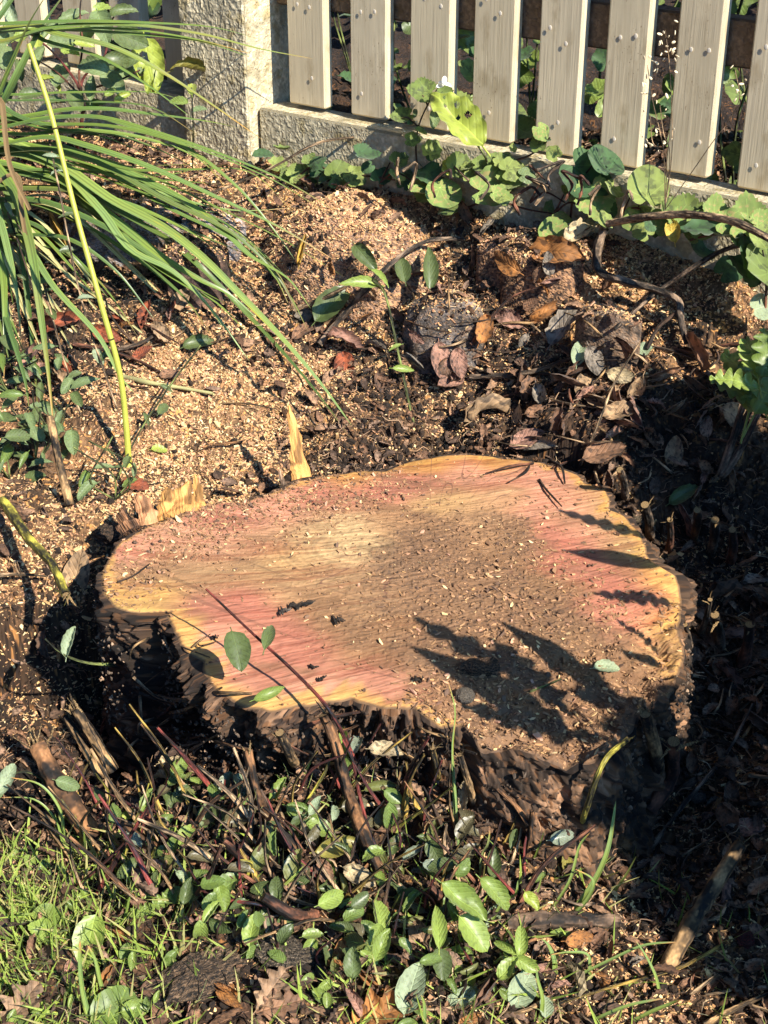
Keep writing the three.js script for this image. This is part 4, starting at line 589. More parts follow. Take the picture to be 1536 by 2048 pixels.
{
  const base = hit(-60, 470); const t = thing('strap_leaf_plant', 'large clump of long arching green strap leaves at the left', 'strap leaf plant', base);
  for (const b of BL) {
    const mi = b[b.length - 1], w = b[b.length - 2], pts = b.slice(0, -2), n = pts.length, tip = pts[n - 1];
    const d1 = Math.min(toPx(hit(Math.max(tip[0], 2), Math.max(tip[1], 330)))[2] - .07, 3.3), d0 = 3.22;
    const p3 = pts.map(([x, y], i) => { const q = i / (n - 1); let d = lerp(d0, d1, q * q * .4 + q * .6) - .10 * Math.sin(q * 3.14); if (y > 200 && x > 0) d = Math.min(d, toPx(hit(x, y))[2] - .03); return atd(x, y, d); });
    p3.unshift(base.clone().add(V(rr(-.05, .05), .0, rr(-.05, .05))));
    const W = w / F * 3.1 * 1.28;
    part(t, 'leaf', ribbon(p3, (q) => W * Math.pow(clamp(1 - q), .45) * (1 - .5 * sstep(.55, 1, q)) * (.75 + .25 * sstep(0, .3, q)), .30, 34, rr(-.5, .5)), strapM[mi]);
  }
  for (let i = 0; i < 34; i++) { const b = BL[Math.floor(R() * BL.length)], w = b[b.length - 2], src = b.slice(0, -2), sh = rr(.55, .95), jx = rr(-28, 28), jy = rr(-22, 30), n = Math.max(3, Math.round(src.length * sh) + 1), pts = src.slice(0, n);
    const p3 = pts.map(([x, y], i2) => { const q = i2 / (pts.length - 1), X = x + jx * q - 10, Y2 = y + jy * (q + .2); let d = lerp(3.24, 3.12, q); if (Y2 > 200 && X > 0) d = Math.min(d, toPx(hit(X, Y2))[2] - .02); return atd(X, Y2, d); });
    p3.unshift(base.clone().add(V(rr(-.06, .06), 0, rr(-.06, .06)))); const W = w / F * 3.1 * .95; if (p3.length > 2) part(t, 'leaf', ribbon(p3, (q) => W * Math.pow(clamp(1 - q), .45) * (1 - .5 * sstep(.55, 1, q)) * (.75 + .25 * sstep(0, .3, q)), .3, 26, rr(-.7, .7)), strapM[Math.floor(R() * 3)]); }
  for (const pts of [[[-60, 420], [30, 350], [45, 430], [58, 520]], [[-40, 330], [0, 200], [20, 330], [60, 420]]]) { part(t, 'dead_leaf', ribbon([base.clone(), ...pts.map(([x, y], i) => atd(x, y, 3.1 - .03 * i))], (q) => .019 * (1 - q * .6), .4, 20, .6), strapBrown); }
  for (let i = 0; i < 30; i++) { const x = rr(-40, i < 16 ? 90 : 330), y = rr(540, 720), p = hit(Math.max(x, 0), y), q = [base.clone().add(V(rr(-.05, .05), .05, 0)), base.clone().lerp(p, .5).add(V(0, rr(.05, .15), 0)), p.clone().add(V(0, .02, 0))]; part(t, 'dry_leaf', ribbon(q, (k) => .012 * (1 - k * .7), .4, 14, 1), strapDry); }
}
{ // the tall olive stalk
  const d0 = toPx(hit(258, 932))[2], p = [[258, 934, 0], [252, 850, -.03], [240, 750, -.07], [200, 600, -.12], [150, 420, -.14], [100, 220, -.16], [57, 88, -.18]].map(([x, y, d]) => atd(x, y, d0 + d - (d0 - 2.62) * 0)), t = thing('olive_stalk', 'tall bare olive green stalk standing before the strap leaves', 'stalk', p[0]);
  part(t, 'stem', tube(p, (q) => .0062 * (1 - .32 * q), 10, 60, .05), stemM.reed);
  for (const q of [.42, .8]) { const c = curve(p, 60), k = Math.round(q * 60), g = new THREE.TorusGeometry(.0052, .0016, 6, 14), o = new THREE.Mesh(g, stemM.ylw); o.name = 'joint'; pose(o, c[k].clone().sub(t.base), V(1, 0, 0), c[k + 1].clone().sub(c[k]), 1); t.add(o); }
  const e = p[p.length - 1]; for (let i = 0; i < 3; i++) { const o = new THREE.Mesh(pick(spl), cutWood); o.name = 'splinter'; pose(o, e.clone().sub(t.base), V(rr(-.3, .3), 1, 0), rndDir(), .012); t.add(o); }
}
// thin wiry stems with small narrow leaves before the stalk
function wiry(label, pts, r, m, n, mats, len = [22, 36], nm = 'wiry_weed') { const p = pts.map(([x, y, l]) => { const h = hit(Math.max(x, 1), y); return h.addScaledVector(camBack, l); }), t = thing(nm, label, 'thin stem', p[0]); const c = curve(p, 30); part(t, 'stem', tube(p, r, 5, 30), m); for (let i = 0; i < n; i++) { const q = c[Math.floor(rr(3, 30))].clone().add(V(rr(-.015, .015), rr(-.01, .01), 0)); leaf(t, q, rr(...len), rr(0, 360), leafM[pick(mats)], pick([...GL.lance, GL.ov[0]])); } return t; }
wiry('thin straw stem rising just left of the olive stalk', [[165, 830, .02], [140, 700, .1], [110, 560, .16], [60, 440, .22]], .0022, stemM.pale, 8, ['gg', 'p', 'gd']);
wiry('thin straw stem with folded leaves right of the olive stalk', [[238, 820, .02], [190, 620, .14], [165, 420, .24], [150, 330, .28]], .002, stemM.pale, 9, ['gg', 'd', 'p']);
wiry('thin green stem with small leaves crossing low behind the splinter', [[238, 960, .02], [280, 880, .05], [350, 780, .08], [410, 700, .08]], .002, stemM.gstem, 4, ['g', 'gd']);
wiry('dark thin stem leaning through the strap leaves', [[125, 760, .02], [105, 650, .1], [75, 520, .16], [60, 460, .2]], .002, stemM.dark, 3, ['gd', 'd']);
wiry('slender green seedling with two pale leaves behind the stump', [[828, 850, .0], [805, 750, .03], [785, 660, .06], [765, 590, .09], [745, 575, .1]], .0028, stemM.gstem, 0, ['g']);
{ const t = scene.children[scene.children.length - 1], L = (x, y, l, d, k, lift, g = GL.lance[0]) => leaf(t, G(x, y, lift), l, d, leafM[k], g); L(722, 582, 76, 185, 'lg', .1); L(760, 568, 50, -60, 'lg', .09); L(807, 742, 40, 0, 'lg', .04); L(790, 700, 26, 200, 'lg', .05); }
for (const [x, y, k, n] of [[30, 800, 'grey green', 16], [70, 930, 'dusty green', 18], [20, 960, 'dusty green', 12], [110, 880, 'grey green', 10], [230, 1000, 'small leafed', 6]]) { const p = hit(x, y), t = thing('weed_plant', 'low ' + k + ' weed ' + ({ 30: 'at the left edge below the strap leaves', 70: 'round the foot of the broken cane', 20: 'at the left edge above the bent cane', 110: 'behind the broken tan cane', 230: 'at the back left corner of the stump' })[x], 'weed', p); for (let i = 0; i < 4; i++) part(t, 'stem', tube([p, p.clone().add(V(rr(-.04, .04), .05, rr(-.03, .03))), p.clone().add(V(rr(-.07, .07), .11, rr(-.05, .05)))], .0018, 5), stemM.gstem); for (let i = 0; i < n; i++) leaf(t, p.clone().add(V(rr(-.07, .07), rr(.01, .12), rr(-.04, .05))), rr(26, 54), rr(0, 360), leafM[pick(['gg', 'gd', 'g', 'gd', 'gg'])], pick([GL.ov[0], GL.ov[1], GL.lance[0], GL.lance[1]])); }

// ------------------------------------------------------------------ leafy shrub at the top left, in front of the fence
{
  const D = 3.42, A = (x, y, d = 0) => atd(x, y, D + d), b = hit(150, 320), t = thing('leafy_shrub', 'shrub with grey green oval leaves before the left fence', 'shrub', b);
  for (const s of [[[165, 200], [158, 150], [165, 90], [160, 20], [170, -40]], [[160, 180], [120, 120], [70, 75], [20, 45]], [[165, 160], [210, 110], [215, 60], [235, 20]], [[160, 190], [240, 160], [280, 140]], [[170, 210], [120, 150], [65, 115]]]) part(t, 'stem', tube([b.clone().lerp(A(165, 220), .05), A(165, 230), ...s.map(([x, y]) => A(x, y, rr(-.04, .04)))], (q) => .0042 * (1 - .6 * q), 6, 30), pick([stemM.redbr, stemM.redbr, stemM.crim]));
  for (const [x, y, l, d, k] of [[247, 25, 56, 15, 'gd'], [260, 77, 64, -18, 'gd'], [205, 52, 66, -70, 'gg'], [126, 85, 62, 12, 'gg'], [185, 133, 60, 170, 'gg'], [122, 150, 58, 80, 'gg'], [78, 118, 52, 75, 'gg'], [234, 122, 54, 10, 'd'], [262, 150, 54, 8, 'gg'], [183, 178, 50, 85, 'gg'], [226, 168, 56, -55, 'gg'], [210, 148, 48, -20, 'gg'], [12, 112, 58, 90, 'gg'], [12, 72, 48, 70, 'gg'], [92, 158, 26, 10, 'y'], [113, 171, 26, -60, 'y'], [146, 38, 52, 30, 'gg'], [176, 62, 42, 70, 'lg'], [168, 88, 34, 0, 'y'], [205, 20, 46, 60, 'lg'], [52, 70, 42, 30, 'lg'], [76, 82, 34, 90, 'y'], [20, 25, 46, 110, 'p'], [140, 105, 34, -30, 'lg'], [240, 100, 46, 130, 'd'], [255, 125, 50, -160, 'gd'], [60, 60, 46, 150, 'gg'], [225, 135, 40, -110, 'd'], [98, 60, 40, 60, 'gg'], [40, 140, 50, 100, 'gd'], [150, 200, 40, -60, 'gd'], [190, 210, 40, 0, 'g'], [60, 190, 44, 30, 'd'], [20, 180, 50, 70, 'd'], [110, 205, 40, 20, 'd'], [245, 195, 30, 30, 'y'], [220, 185, 22, 30, 'lg']]) leaf(t, A(x, y, rr(-.12, .08)), l * 1.05, d, leafM[k], pick(GL.ov), { cam: .9, up: .3, rnd: .35 });
  leaf(t, A(299, 128, .05), 100, -78, leafM.y, holed(41, [[.62, .35, .13, .09], [.55, .45, .07, .06], [.45, .12, .04, .02], [.8, .6, .08, .08]], .62), { cam: 1, up: .1, rnd: .05, name: 'yellow_leaf' });
  leaf(t, A(300, 155, .05), 60, -100, leafM.y, GL.dead[0], { cam: .8, rnd: .2, name: 'yellow_leaf' });
  leaf(t, A(384, 135, .0), 66, 15, leafM.yb, GL.dead[1], { cam: .9, rnd: .2, name: 'curled_leaf' });
}
{ const b = fpt(-.12, .5, .14), t = thing('seedling', 'small seedling with three leaves at the foot of the fence post', 'seedling', b); part(t, 'stem', tube([b, atd(386, 240, 3.3), atd(383, 175, 3.3)], .0016, 5), stemM.gstem); for (const [x, y, l, d, k] of [[384, 178, 34, 95, 'y'], [358, 204, 36, 175, 'g2'], [398, 220, 28, 20, 'gg']]) leaf(t, atd(x, y, 3.3), l, d, leafM[k], GL.ov[0], { cam: .9 }); }
// ------------------------------------------------------------------ vines along the foot of the fence
const FL = (px, py, n) => { const d = ray(px, py), q = fpt(0, 0, n), t = FN.dot(q.clone().sub(CAM)) / FN.dot(d), p = CAM.clone().addScaledVector(d, t); const h = hit(px, py); return p.y < surf(p.x, p.z) + .01 ? h.addScaledVector(camBack, .015) : p; };
const nf = (n) => Math.min(n, .24) * .5;
function vine(label, stems, leaves, fill = 0, nm = 'creeping_vine', r = .0028, sm = stemM.redbr) {
  const S = stems.map((s) => s.map(([x, y, n]) => FL(x, y, nf(n)))), b = S[0][0], t = thing(nm, label, 'vine', b);
  for (const s of S) part(t, 'stem', tube(s, (q) => r * (1 - .5 * q), 6, 0, .2), sm);
  for (const [x, y, l, deg, k, g, n, o] of leaves) { const p = FL(x, y, nf(n ?? .14)); leaf(t, p, l * .88, deg, palmM[k] || leafM[k] || deadM[k], g, { cam: .8, up: .35, rnd: .3, ...(o || {}) }); }
  for (let i = 0; i < Math.ceil(fill * .5); i++) { const s = pick(S), p = s[Math.floor(R() * s.length)].clone().add(V(rr(-.06, .06), rr(-.01, .03), rr(-.04, .06))); p.y = Math.max(p.y, surf(p.x, p.z) + .015); leaf(t, p, rr(22, 42), rr(0, 360), palmM[pick(['g', 'g', 'd', 'lg', 'dust'])], pick([...GL.disc, ...GL.serr]), { rnd: .6 }); }
  return t;
}
const Dg = GL.disc, Sg = GL.serr, Rg = GL.round;
vine('dark stemmed climber with white flowers before the third gap of the fence', [[[835, 345, .1], [832, 290, .1], [838, 250, .09], [858, 205, .08], [880, 170, .07]], [[838, 255, .09], [815, 235, .1], [800, 238, .1]], [[855, 210, .08], [845, 190, .08]]],
  [[838, 184, 50, 180, 'g', Sg[0], .08], [893, 198, 50, -35, 'g', Sg[1], .07], [800, 236, 44, 190, 'g', Sg[0], .1], [868, 238, 46, -100, 'gg', GL.ov[0], .08], [866, 296, 42, 60, 'lg', Dg[2], .1], [830, 226, 26, 80, 'gd', GL.ov[1], .1], [828, 280, 34, 0, 'g', Sg[1], .12], [822, 245, 24, 30, 'd', GL.ov[0], .1], [842, 262, 24, -20, 'g2', GL.ov[0], .1]], 0, 'climber', .0024, stemM.dark);
{ const t = scene.children[scene.children.length - 1]; for (const [x, y, d] of [[889, 160, 80], [893, 170, -20], [884, 166, 150], [880, 172, 20]]) leaf(t, FL(x, y, .07), 17, d, mat({ color: lin(.85, .83, .75), roughness: .8, transmission: .3 }), GL.ov[0], { name: 'petal' }); }
{ const b = FL(955, 300, .07), t = thing('vine_leaf', 'large yellow green leaf with insect holes against the fence pickets', 'leaf', b); leaf(t, FL(915, 238, .09), 138, 128, leafM.y, holed(52, [[.7, .62, .05, .05], [.55, .5, .05, .03], [.72, .42, .06, .045], [.5, .72, .03, .03], [.62, .8, .06, .02]], .52), { cam: .9, up: .4, rnd: .03, into: 0 }); part(t, 'stalk', tube([FL(953, 287, .09), FL(968, 310, .1), hit(975, 345)], .0022, 5), stemM.gstem); }
vine('vine with a big dark lobed leaf leaning on the bottom board', [[[1140, 440, .1], [1150, 380, .12], [1185, 330, .12]], [[1150, 385, .12], [1160, 350, .12]]], [[1185, 362, 112, -40, 'd', Dg[0], .12], [1203, 318, 74, 95, 'd', Rg[0], .1, { cam: .3 }], [1192, 410, 84, -75, 'dust', Sg[0], .16], [1215, 412, 50, 60, 'd', Dg[1], .12]], 0);
vine('vine carrying one large round pale green leaf before the fence', [[[1270, 450, .12], [1276, 420, .12], [1284, 385, .12]]], [[1296, 362, 92, 82, 'lg', Rg[0], .12, { cam: 1, up: .1, rnd: .05 }]], 0, 'creeping_vine', .0022, stemM.redbr);
vine('vine with broad mottled leaves behind the sawdust boulder', [[[930, 420, .1], [980, 400, .12], [1060, 420, .12], [1130, 430, .12]], [[900, 430, .12], [880, 400, .12]]], [[998, 375, 104, 10, 'dust', Dg[0], .16], [1035, 335, 62, 20, 'lg', Dg[1], .12], [845, 385, 74, 170, 'lg', Dg[0], .16], [892, 402, 78, -70, 'dust', Rg[0], .2], [862, 355, 66, -60, 'd', GL.heart[0], .15], [925, 330, 52, 30, 'g', Sg[1], .1], [945, 350, 44, 70, 'lg', Dg[2], .12], [970, 330, 40, 10, 'g', Sg[0], .1], [900, 330, 40, 100, 'y', Dg[2], .12]], 6);
vine('leafy vine at the foot of the fence post', [[[590, 360, .14], [650, 345, .12], [720, 350, .12], [790, 360, .12]]], [[690, 345, 66, 20, 'g', Dg[1], .12], [715, 358, 46, -30, 'lg', Dg[0], .14], [640, 342, 50, 30, 'd', GL.ov[0], .12], [655, 355, 46, 200, 'gd', GL.ov[1], .14], [600, 345, 40, 30, 'lg', Sg[0], .14], [575, 350, 40, 120, 'g', Sg[1], .14], [525, 310, 44, 0, 'd', GL.ov[0], .16], [620, 320, 30, 60, 'g', Sg[0], .12], [560, 330, 36, 10, 'lg', Dg[2], .12], [765, 350, 50, 60, 'd', Dg[0], .1], [800, 320, 40, 40, 'g', Sg[0], .1]], 6);
vine('row of serrated leaves dusted with sawdust along the board on the right', [[[1300, 440, .12], [1380, 440, .14], [1460, 445, .14], [1540, 450, .14]]], [[1355, 428, 78, 160, 'g', Sg[0], .14], [1375, 445, 60, -30, 'dust', Sg[1], .18], [1428, 420, 70, 80, 'dust', Sg[0], .14], [1495, 425, 76, 95, 'dust', Sg[1], .14], [1320, 440, 60, 120, 'dust', Dg[0], .16], [1415, 445, 56, 20, 'dust', Dg[1], .2], [1470, 448, 60, -10, 'dust', Dg[0], .2], [1530, 440, 60, 40, 'dust', Sg[0], .16], [1265, 440, 56, 200, 'dust', Dg[1], .16]], 5);
vine('low vine with small fresh leaves creeping below the middle pickets', [[[1000, 330, .1], [1060, 310, .08], [1085, 290, .07], [1100, 275, .07]], [[1060, 330, .1], [1090, 360, .1]]], [[1075, 285, 34, 100, 'g', Sg[0], .08], [1090, 280, 26, 20, 'd', GL.ov[0], .08], [1025, 295, 20, 80, 'lg', Sg[1], .08], [1010, 320, 40, 70, 'lg', Dg[2], .1], [985, 320, 36, 140, 'g', Dg[2], .1], [1060, 350, 36, 10, 'gg', Dg[1], .12], [1030, 355, 56, 20, 'lg', Sg[0], .12]], 5);
vine('crinkled pale leaf on a vine above the sawdust bank', [[[1120, 480, .3], [1150, 470, .28], [1180, 455, .25]]], [[1165, 462, 92, 30, 'pale', GL.dead[2], .28], [1105, 455, 60, 100, 'dust', Rg[0], .3]], 0);
vine('long dark leaf lying below the serrated leaves at the right', [[[1380, 480, .25], [1420, 470, .25], [1500, 470, .22]]], [[1428, 462, 140, 176, 'd', GL.heart[0], .25, { up: .9, cam: .2, rnd: .05 }], [1345, 462, 60, 100, 'gold', GL.dead[2], .25], [1480, 480, 50, -100, 'dust', Rg[0], .25]], 0);
vine('upright dark green leaves at the right edge below the fence', [[[1530, 640, .3], [1532, 540, .3], [1525, 500, .3]]], [[1508, 510, 130, 110, 'd', GL.heart[1], .32], [1535, 520, 140, 85, 'g', GL.heart[0], .3], [1490, 540, 90, 130, 'd', GL.heart[1], .3], [1525, 470, 70, 60, 'lg', GL.heart[0], .3], [1530, 612, 60, 20, 'p', Rg[0], .36], [1470, 530, 60, 30, 'd', Dg[1], .1], [1400, 500, 50, 150, 'd', Sg[0], .1], [1290, 700, 34, 10, 'p', Dg[0], .4]], 0);
for (let i = 0; i < 9; i++) { const x = [600, 760, 850, 960, 1060, 1110, 1240, 1340, 1450][i], y = [350, 365, 375, 395, 405, 425, 435, 450, 455][i]; vine('small tangled vine with dusty leaves ' + where(x + 20, y), [[[x, y, .14], [x + 30, y - 20, .13], [x + 70, y, .12]], [[x, y, .12], [x + 20, y - 40, .1]]], [], 6, 'tangled_vine').userData.group = 'small tangled vines at the foot of the fence'; }
// curled dead tendrils and crumpled dry leaves among the vines
for (const [x, y] of [[1130, 400], [1070, 410], [1155, 410], [1240, 440], [870, 395], [820, 380], [1100, 380], [960, 400], [800, 370], [1180, 430], [1040, 430]]) { const p = FL(x, y, .15), t = solo('dry_tendril', 'curled dry brown tendril ' + where(x, y), 'dry tendril', tube([p, p.clone().add(V(rr(-.02, .02), .03, 0)), p.clone().add(V(rr(-.03, .03), .06, .01)), p.clone().add(V(rr(-.04, .04), .045, .02))], .003, 6, 0, .4), pick([stemM.grey, stemM.pale, stemM.redbr]), p, 'dry tendrils among the vines'); }

// plants behind the fence, seen through the gaps
for (let i = 0; i < 12; i++) { const s = -.75 + i * .205, b = fpt(s + rr(-.04, .04), .49, -.22 - .28 * (i % 3)), hgt = [.55, .4, .65][i % 3], t = thing('garden_plant', 'green leafy plant ' + ['close ', 'far ', 'well '][i % 3] + 'behind the fence at the ' + ['second picket left of the post', 'first picket left of the post', 'post', 'first picket right of the post', 'second picket right of the post', 'third picket right of the post', 'fourth picket right of the post', 'fifth picket right of the post', 'sixth picket right of the post', 'seventh picket right of the post', 'eighth picket right of the post'][clamp(Math.round((s + .40) / .165), 0, 10)], 'plant', b, 'leafy plants behind the fence'); for (let k = 0; k < 3; k++) part(t, 'stem', tube([b, b.clone().add(V(rr(-.08, .08), hgt * .5, rr(-.05, .05))), b.clone().add(V(rr(-.14, .14), hgt, rr(-.1, .1)))], .003, 5), stemM.gstem); for (let k = 0; k < 34; k++) leaf(t, b.clone().add(V(rr(-.14, .14), hgt * Math.pow(R(), .8), rr(-.14, .14))), rr(36, 62), rr(0, 360), pick([palmM.g, palmM.d, palmM.g, palmM.lg, leafM.g, leafM.g2]), pick([...Dg, ...Sg, GL.ov[0], GL.heart[0]]), { rnd: .8 }); }
for (let i = 0; i < 5; i++) { const b = V(-1.5 + i * .75, .5, -2.7 - .4 * (i % 2)), t = thing('hedge_shrub', 'dense dark green shrub far behind the fence, ' + ['behind the left pickets', 'behind the post', 'behind the first gaps right of the post', 'behind the middle pickets', 'behind the right pickets'][i], 'shrub', b, 'dark shrubs far behind the fence'); part(t, 'trunk', tube([b, b.clone().add(V(.05, .6, 0)), b.clone().add(V(0, 1.2, .05))], (q) => .03 * (1 - .6 * q), 7), stemM.dark); const m = []; for (let k = 0; k < 520; k++) { const g = pick([GL.ov[0], GL.ov[3], Dg[1]]).clone(); const o = new THREE.Object3D(), d = rndDir(), rad = Math.pow(R(), .4); pose(o, V(d.x * .5 * rad, .75 + d.y * .75 * rad, d.z * .45 * rad), rndDir(), rndDir(), rr(.05, .1)); o.updateMatrix(); g.applyMatrix4(o.matrix); m.push(g); } const g = mergeGeometries(m); const o = new THREE.Mesh(g, leafM.d); o.name = 'foliage'; o.userData.kind = 'stuff'; t.add(o); }

// seed heads before the right pickets
{ const b = FL(1330, 420, .1), t = thing('seed_head', 'wispy stem of cream seed flakes before the right pickets', 'seed head', b); const S = []; for (const [a, c, e] of [[1300, 230, 1], [1330, 60, 1], [1295, 130, 1], [1470, 140, 0], [1320, 210, 1]]) { const s = [FL(1330, 420, .1), FL((1330 + a) / 2 + 14, 300, .1), FL(a + 8, c + 60, .1), FL(a, c, .1)]; part(t, 'stem', tube(s, .0009, 4), stemM.pale); S.push(s); } const m = []; const fg = new THREE.SphereGeometry(1, 7, 5); for (let k = 0; k < 62; k++) { const s = pick(S), p = s[2].clone().lerp(s[3], rr(-.2, 1)).add(V(rr(-.018, .018), rr(-.03, .03), rr(-.015, .015))), o = new THREE.Object3D(); o.position.copy(p); o.scale.set(rr(.0018, .003), rr(.003, .006), .0012); o.rotation.set(R() * 6, R() * 6, R() * 6); o.updateMatrix(); m.push(fg.clone().applyMatrix4(o.matrix)); } const o = part(t, 'seed_flakes', mergeGeometries(m), mat({ color: lin(.85, .72, .48), roughness: .8, transmission: .2 })); o.userData.kind = 'stuff'; }

// ------------------------------------------------------------------ branches, twigs and canes on the ground
function twig(label, pts, r, m, nm = 'fallen_twig', o = {}) { const p = pts.map(([x, y, l]) => G(x, y, l)), t = tube(p, (q) => r * (1 - (o.taper ?? .45) * q), 7, 0, .22), q = solo(nm, label, 'twig', t, m, p[0], o.group); return q; }
{ const P = [[1192, 478, .16], [1260, 477, .22], [1330, 482, .26], [1400, 505, .3], [1470, 540, .3], [1560, 580, .3]].map(([x, y, l]) => G(Math.min(x, 1535), y, l).add(V(Math.max(0, x - 1535) * .0012, 0, 0))), t = thing('fallen_branch', 'kinked grey brown branch arching over the sawdust bank on the right', 'branch', G(1192, 478, .12)); part(t, 'stem', tube(P, (q) => .0075 * (1 - .1 * q), 8, 0, .15), stemM.pale); part(t, 'stem', tube([[1192, 478, .12], [1183, 510, .09], [1188, 550, .06], [1240, 572, .06], [1300, 590, .07], [1345, 612, .06], [1352, 640, .04], [1370, 690, .02]].map(([x, y, l]) => G(x, y, l)), (q) => .0095 * (1 - .35 * q), 8, 0, .2), stemM.grey); part(t, 'side_twig', tube([[1490, 500, .12], [1420, 520, .1], [1370, 548, .09], [1310, 588, .06], [1225, 662, .02]].map(([x, y, l]) => G(x, y, l)), (q) => .006 * (1 - .4 * q), 7, 0, .2), stemM.grey); part(t, 'side_twig', tube([[1352, 625, .05], [1310, 660, .03], [1290, 700, .02]].map(([x, y, l]) => G(x, y, l)), .004, 6, 0, .2), stemM.dark); }
twig('long thin straw cane arching from the strap leaves across the fence foot', [[410, 412, .1], [480, 392, .12], [560, 365, .16], [640, 335, .22], [720, 325, .24], [800, 327, .24], [870, 352, .2], [930, 390, .14], [980, 420, .06]], .0034, stemM.pale, 'straw_cane', { taper: .3 });
twig('forked dark grey branch lying from the litter up to the boulder edge', [[640, 690, .015], [690, 630, .03], [740, 580, .05], [790, 530, .06], [850, 492, .05], [925, 480, .02]], .0075, stemM.grey, 'fallen_branch');
twig('pale brown twig crossing the dark forked branch', [[590, 622, .02], [650, 600, .03], [700, 575, .04]], .006, stemM.pale);
twig('long straight brown twig lying behind the right half of the stump', [[940, 755, .01], [1050, 748, .02], [1130, 722, .025], [1205, 695, .03]], .006, stemM.grey);
twig('thin reddish twig slanting over the litter from the slate rock', [[940, 690, .01], [980, 640, .03], [1020, 600, .04], [1110, 570, .03]], .0038, stemM.redbr);
twig('thin straight grey twig running down through the right litter', [[1160, 930, .01], [1190, 850, .04], [1225, 760, .06], [1270, 690, .06]], .003, stemM.pale);
twig('reddish twig on the sawdust left of the olive stalk', [[150, 690, .015], [200, 700, .02], [260, 715, .015], [350, 760, .01]], .005, stemM.redbr);
twig('grey forked twig beside the orange leaf on the sawdust', [[240, 700, .015], [280, 690, .02], [320, 668, .02]], .005, stemM.grey);
twig('flat bleached strip of dry leaf on the sawdust right of the olive stalk', [[250, 755, .012], [300, 766, .014], [360, 776, .014], [428, 788, .01]], .0062, strapDry, 'dry_strip', { taper: .5 });
twig('dark curved twig in the sawdust above the splinter', [[270, 690, .0], [230, 640, .03], [215, 600, .03]], .003, stemM.dark);
twig('thick rough grey stick lying level at the lower right', [[1015, 1842, .01], [1080, 1832, .02], [1150, 1832, .02], [1235, 1836, .015]], .0125, SM(.28, .2, .15), 'bark_stick', { taper: .15 });
twig('reddish thin cane crossing the bottom right sawdust', [[1440, 1880, .02], [1340, 1925, .03], [1230, 1955, .03], [1110, 1998, .02]], .0028, stemM.ylw);
twig('slender tan twig at the bottom right corner', [[1400, 2040, .02], [1460, 2000, .03], [1530, 1970, .03]], .0045, stemM.tan);
twig('pale dry twig with side shoots near the bottom right corner', [[1370, 1990, .01], [1390, 1960, .03], [1420, 1930, .04]], .003, stemM.pale);
twig('grey twig lying on the stump shade side below the frayed rim stub', [[1300, 1700, .0], [1360, 1600, .03], [1440, 1500, .04], [1490, 1400, .05]], .0045, stemM.grey);
twig('curved dark stem hanging in the shade at the right edge', [[1345, 1640, .02], [1350, 1720, .02], [1348, 1800, .02], [1300, 1860, .01]], .0035, stemM.dark);
twig('thin straw lying across the shade fingers on the cut face', [[1058, 1382, .006], [1090, 1370, .01], [1122, 1357, .006]], .0022, stemM.gstem);
twig('fine forked dry twig lying on the left lobe of the cut face', [[236, 1164, .006], [270, 1150, .012], [300, 1128, .01]], .0022, stemM.dark);
twig('thin leafless straw at the left edge beside the mound', [[0, 1150, .02], [50, 1147, .03], [98, 1152, .02]], .0035, stemM.pale);
twig('yellow green stem slanting across the bottom of the lawn', [[700, 1910, .01], [640, 1890, .01], [770, 1845, .03]], .0022, stemM.gstem);
twig('brown cane crossing behind the cut stubs on the left', [[165, 1690, .02], [220, 1600, .04], [215, 1500, .06]], .004, stemM.crim);
const box4 = (x0, y0, x1, y1, n, label, group, o = {}) => { for (let i = 0; i < n; i++) { const x = rr(x0, x1), y = rr(y0, y1), l = rr(40, 130), a = rr(0, 6.28), dx = Math.cos(a) * l, dy = Math.sin(a) * l * .6; if (o.skip && o.skip(x, y)) continue; const hue = pick([['grey', stemM.grey], ['brown', stemM.brown], ['straw', stemM.pale], ['dark', stemM.dark], ['reddish', stemM.redbr], ['pale', stemM.pale], ['tan', stemM.tan]]); twig((l > 95 ? 'long ' : l < 60 ? 'short ' : '') + 'thin ' + hue[0] + (Math.abs(Math.cos(a)) > .8 ? ' twig lying crosswise ' : Math.abs(Math.cos(a)) < .4 ? ' twig pointing fencewards ' : ' slanting twig ') + where(x + dx / 2, y + dy / 2), [[x, y, .006], [clamp(x + dx * .5 + rr(-12, 12), 1, 1535), clamp(y + dy * .5 + rr(-8, 8), 340, 2046), rr(.01, .03)], [clamp(x + dx, 1, 1535), clamp(y + dy, 340, 2046), rr(.004, .02)]], rr(.0014, .0036), hue[1], 'small_twig', { group }); } };
box4(1060, 640, 1530, 960, 48, 'thin dry twig in the shaded litter behind and right of the stump', 'twigs in the litter right of the stump');
box4(640, 520, 1100, 800, 18, 'thin dry twig in the litter between the boulder and the stump', 'twigs between the boulder and the stump');
box4(1370, 1050, 1530, 1600, 24, 'thin dry twig in the deep shade right of the stump', 'twigs in the deep shade at the right');
box4(230, 1440, 1000, 1850, 70, 'thin dry twig in the tangle of stubs before the stump', 'twigs in the tangle before the stump');
box4(250, 1260, 420, 1440, 24, 'thin dry root or twig in the dark hollow under the left lobe', 'twigs in the dark hollow');
box4(30, 560, 560, 900, 18, 'thin dry twig on the sawdust left behind the stump', 'twigs on the sawdust at the left');
box4(900, 1700, 1500, 2030, 22, 'thin dry twig on the sawdust at the lower right', 'twigs at the lower right');

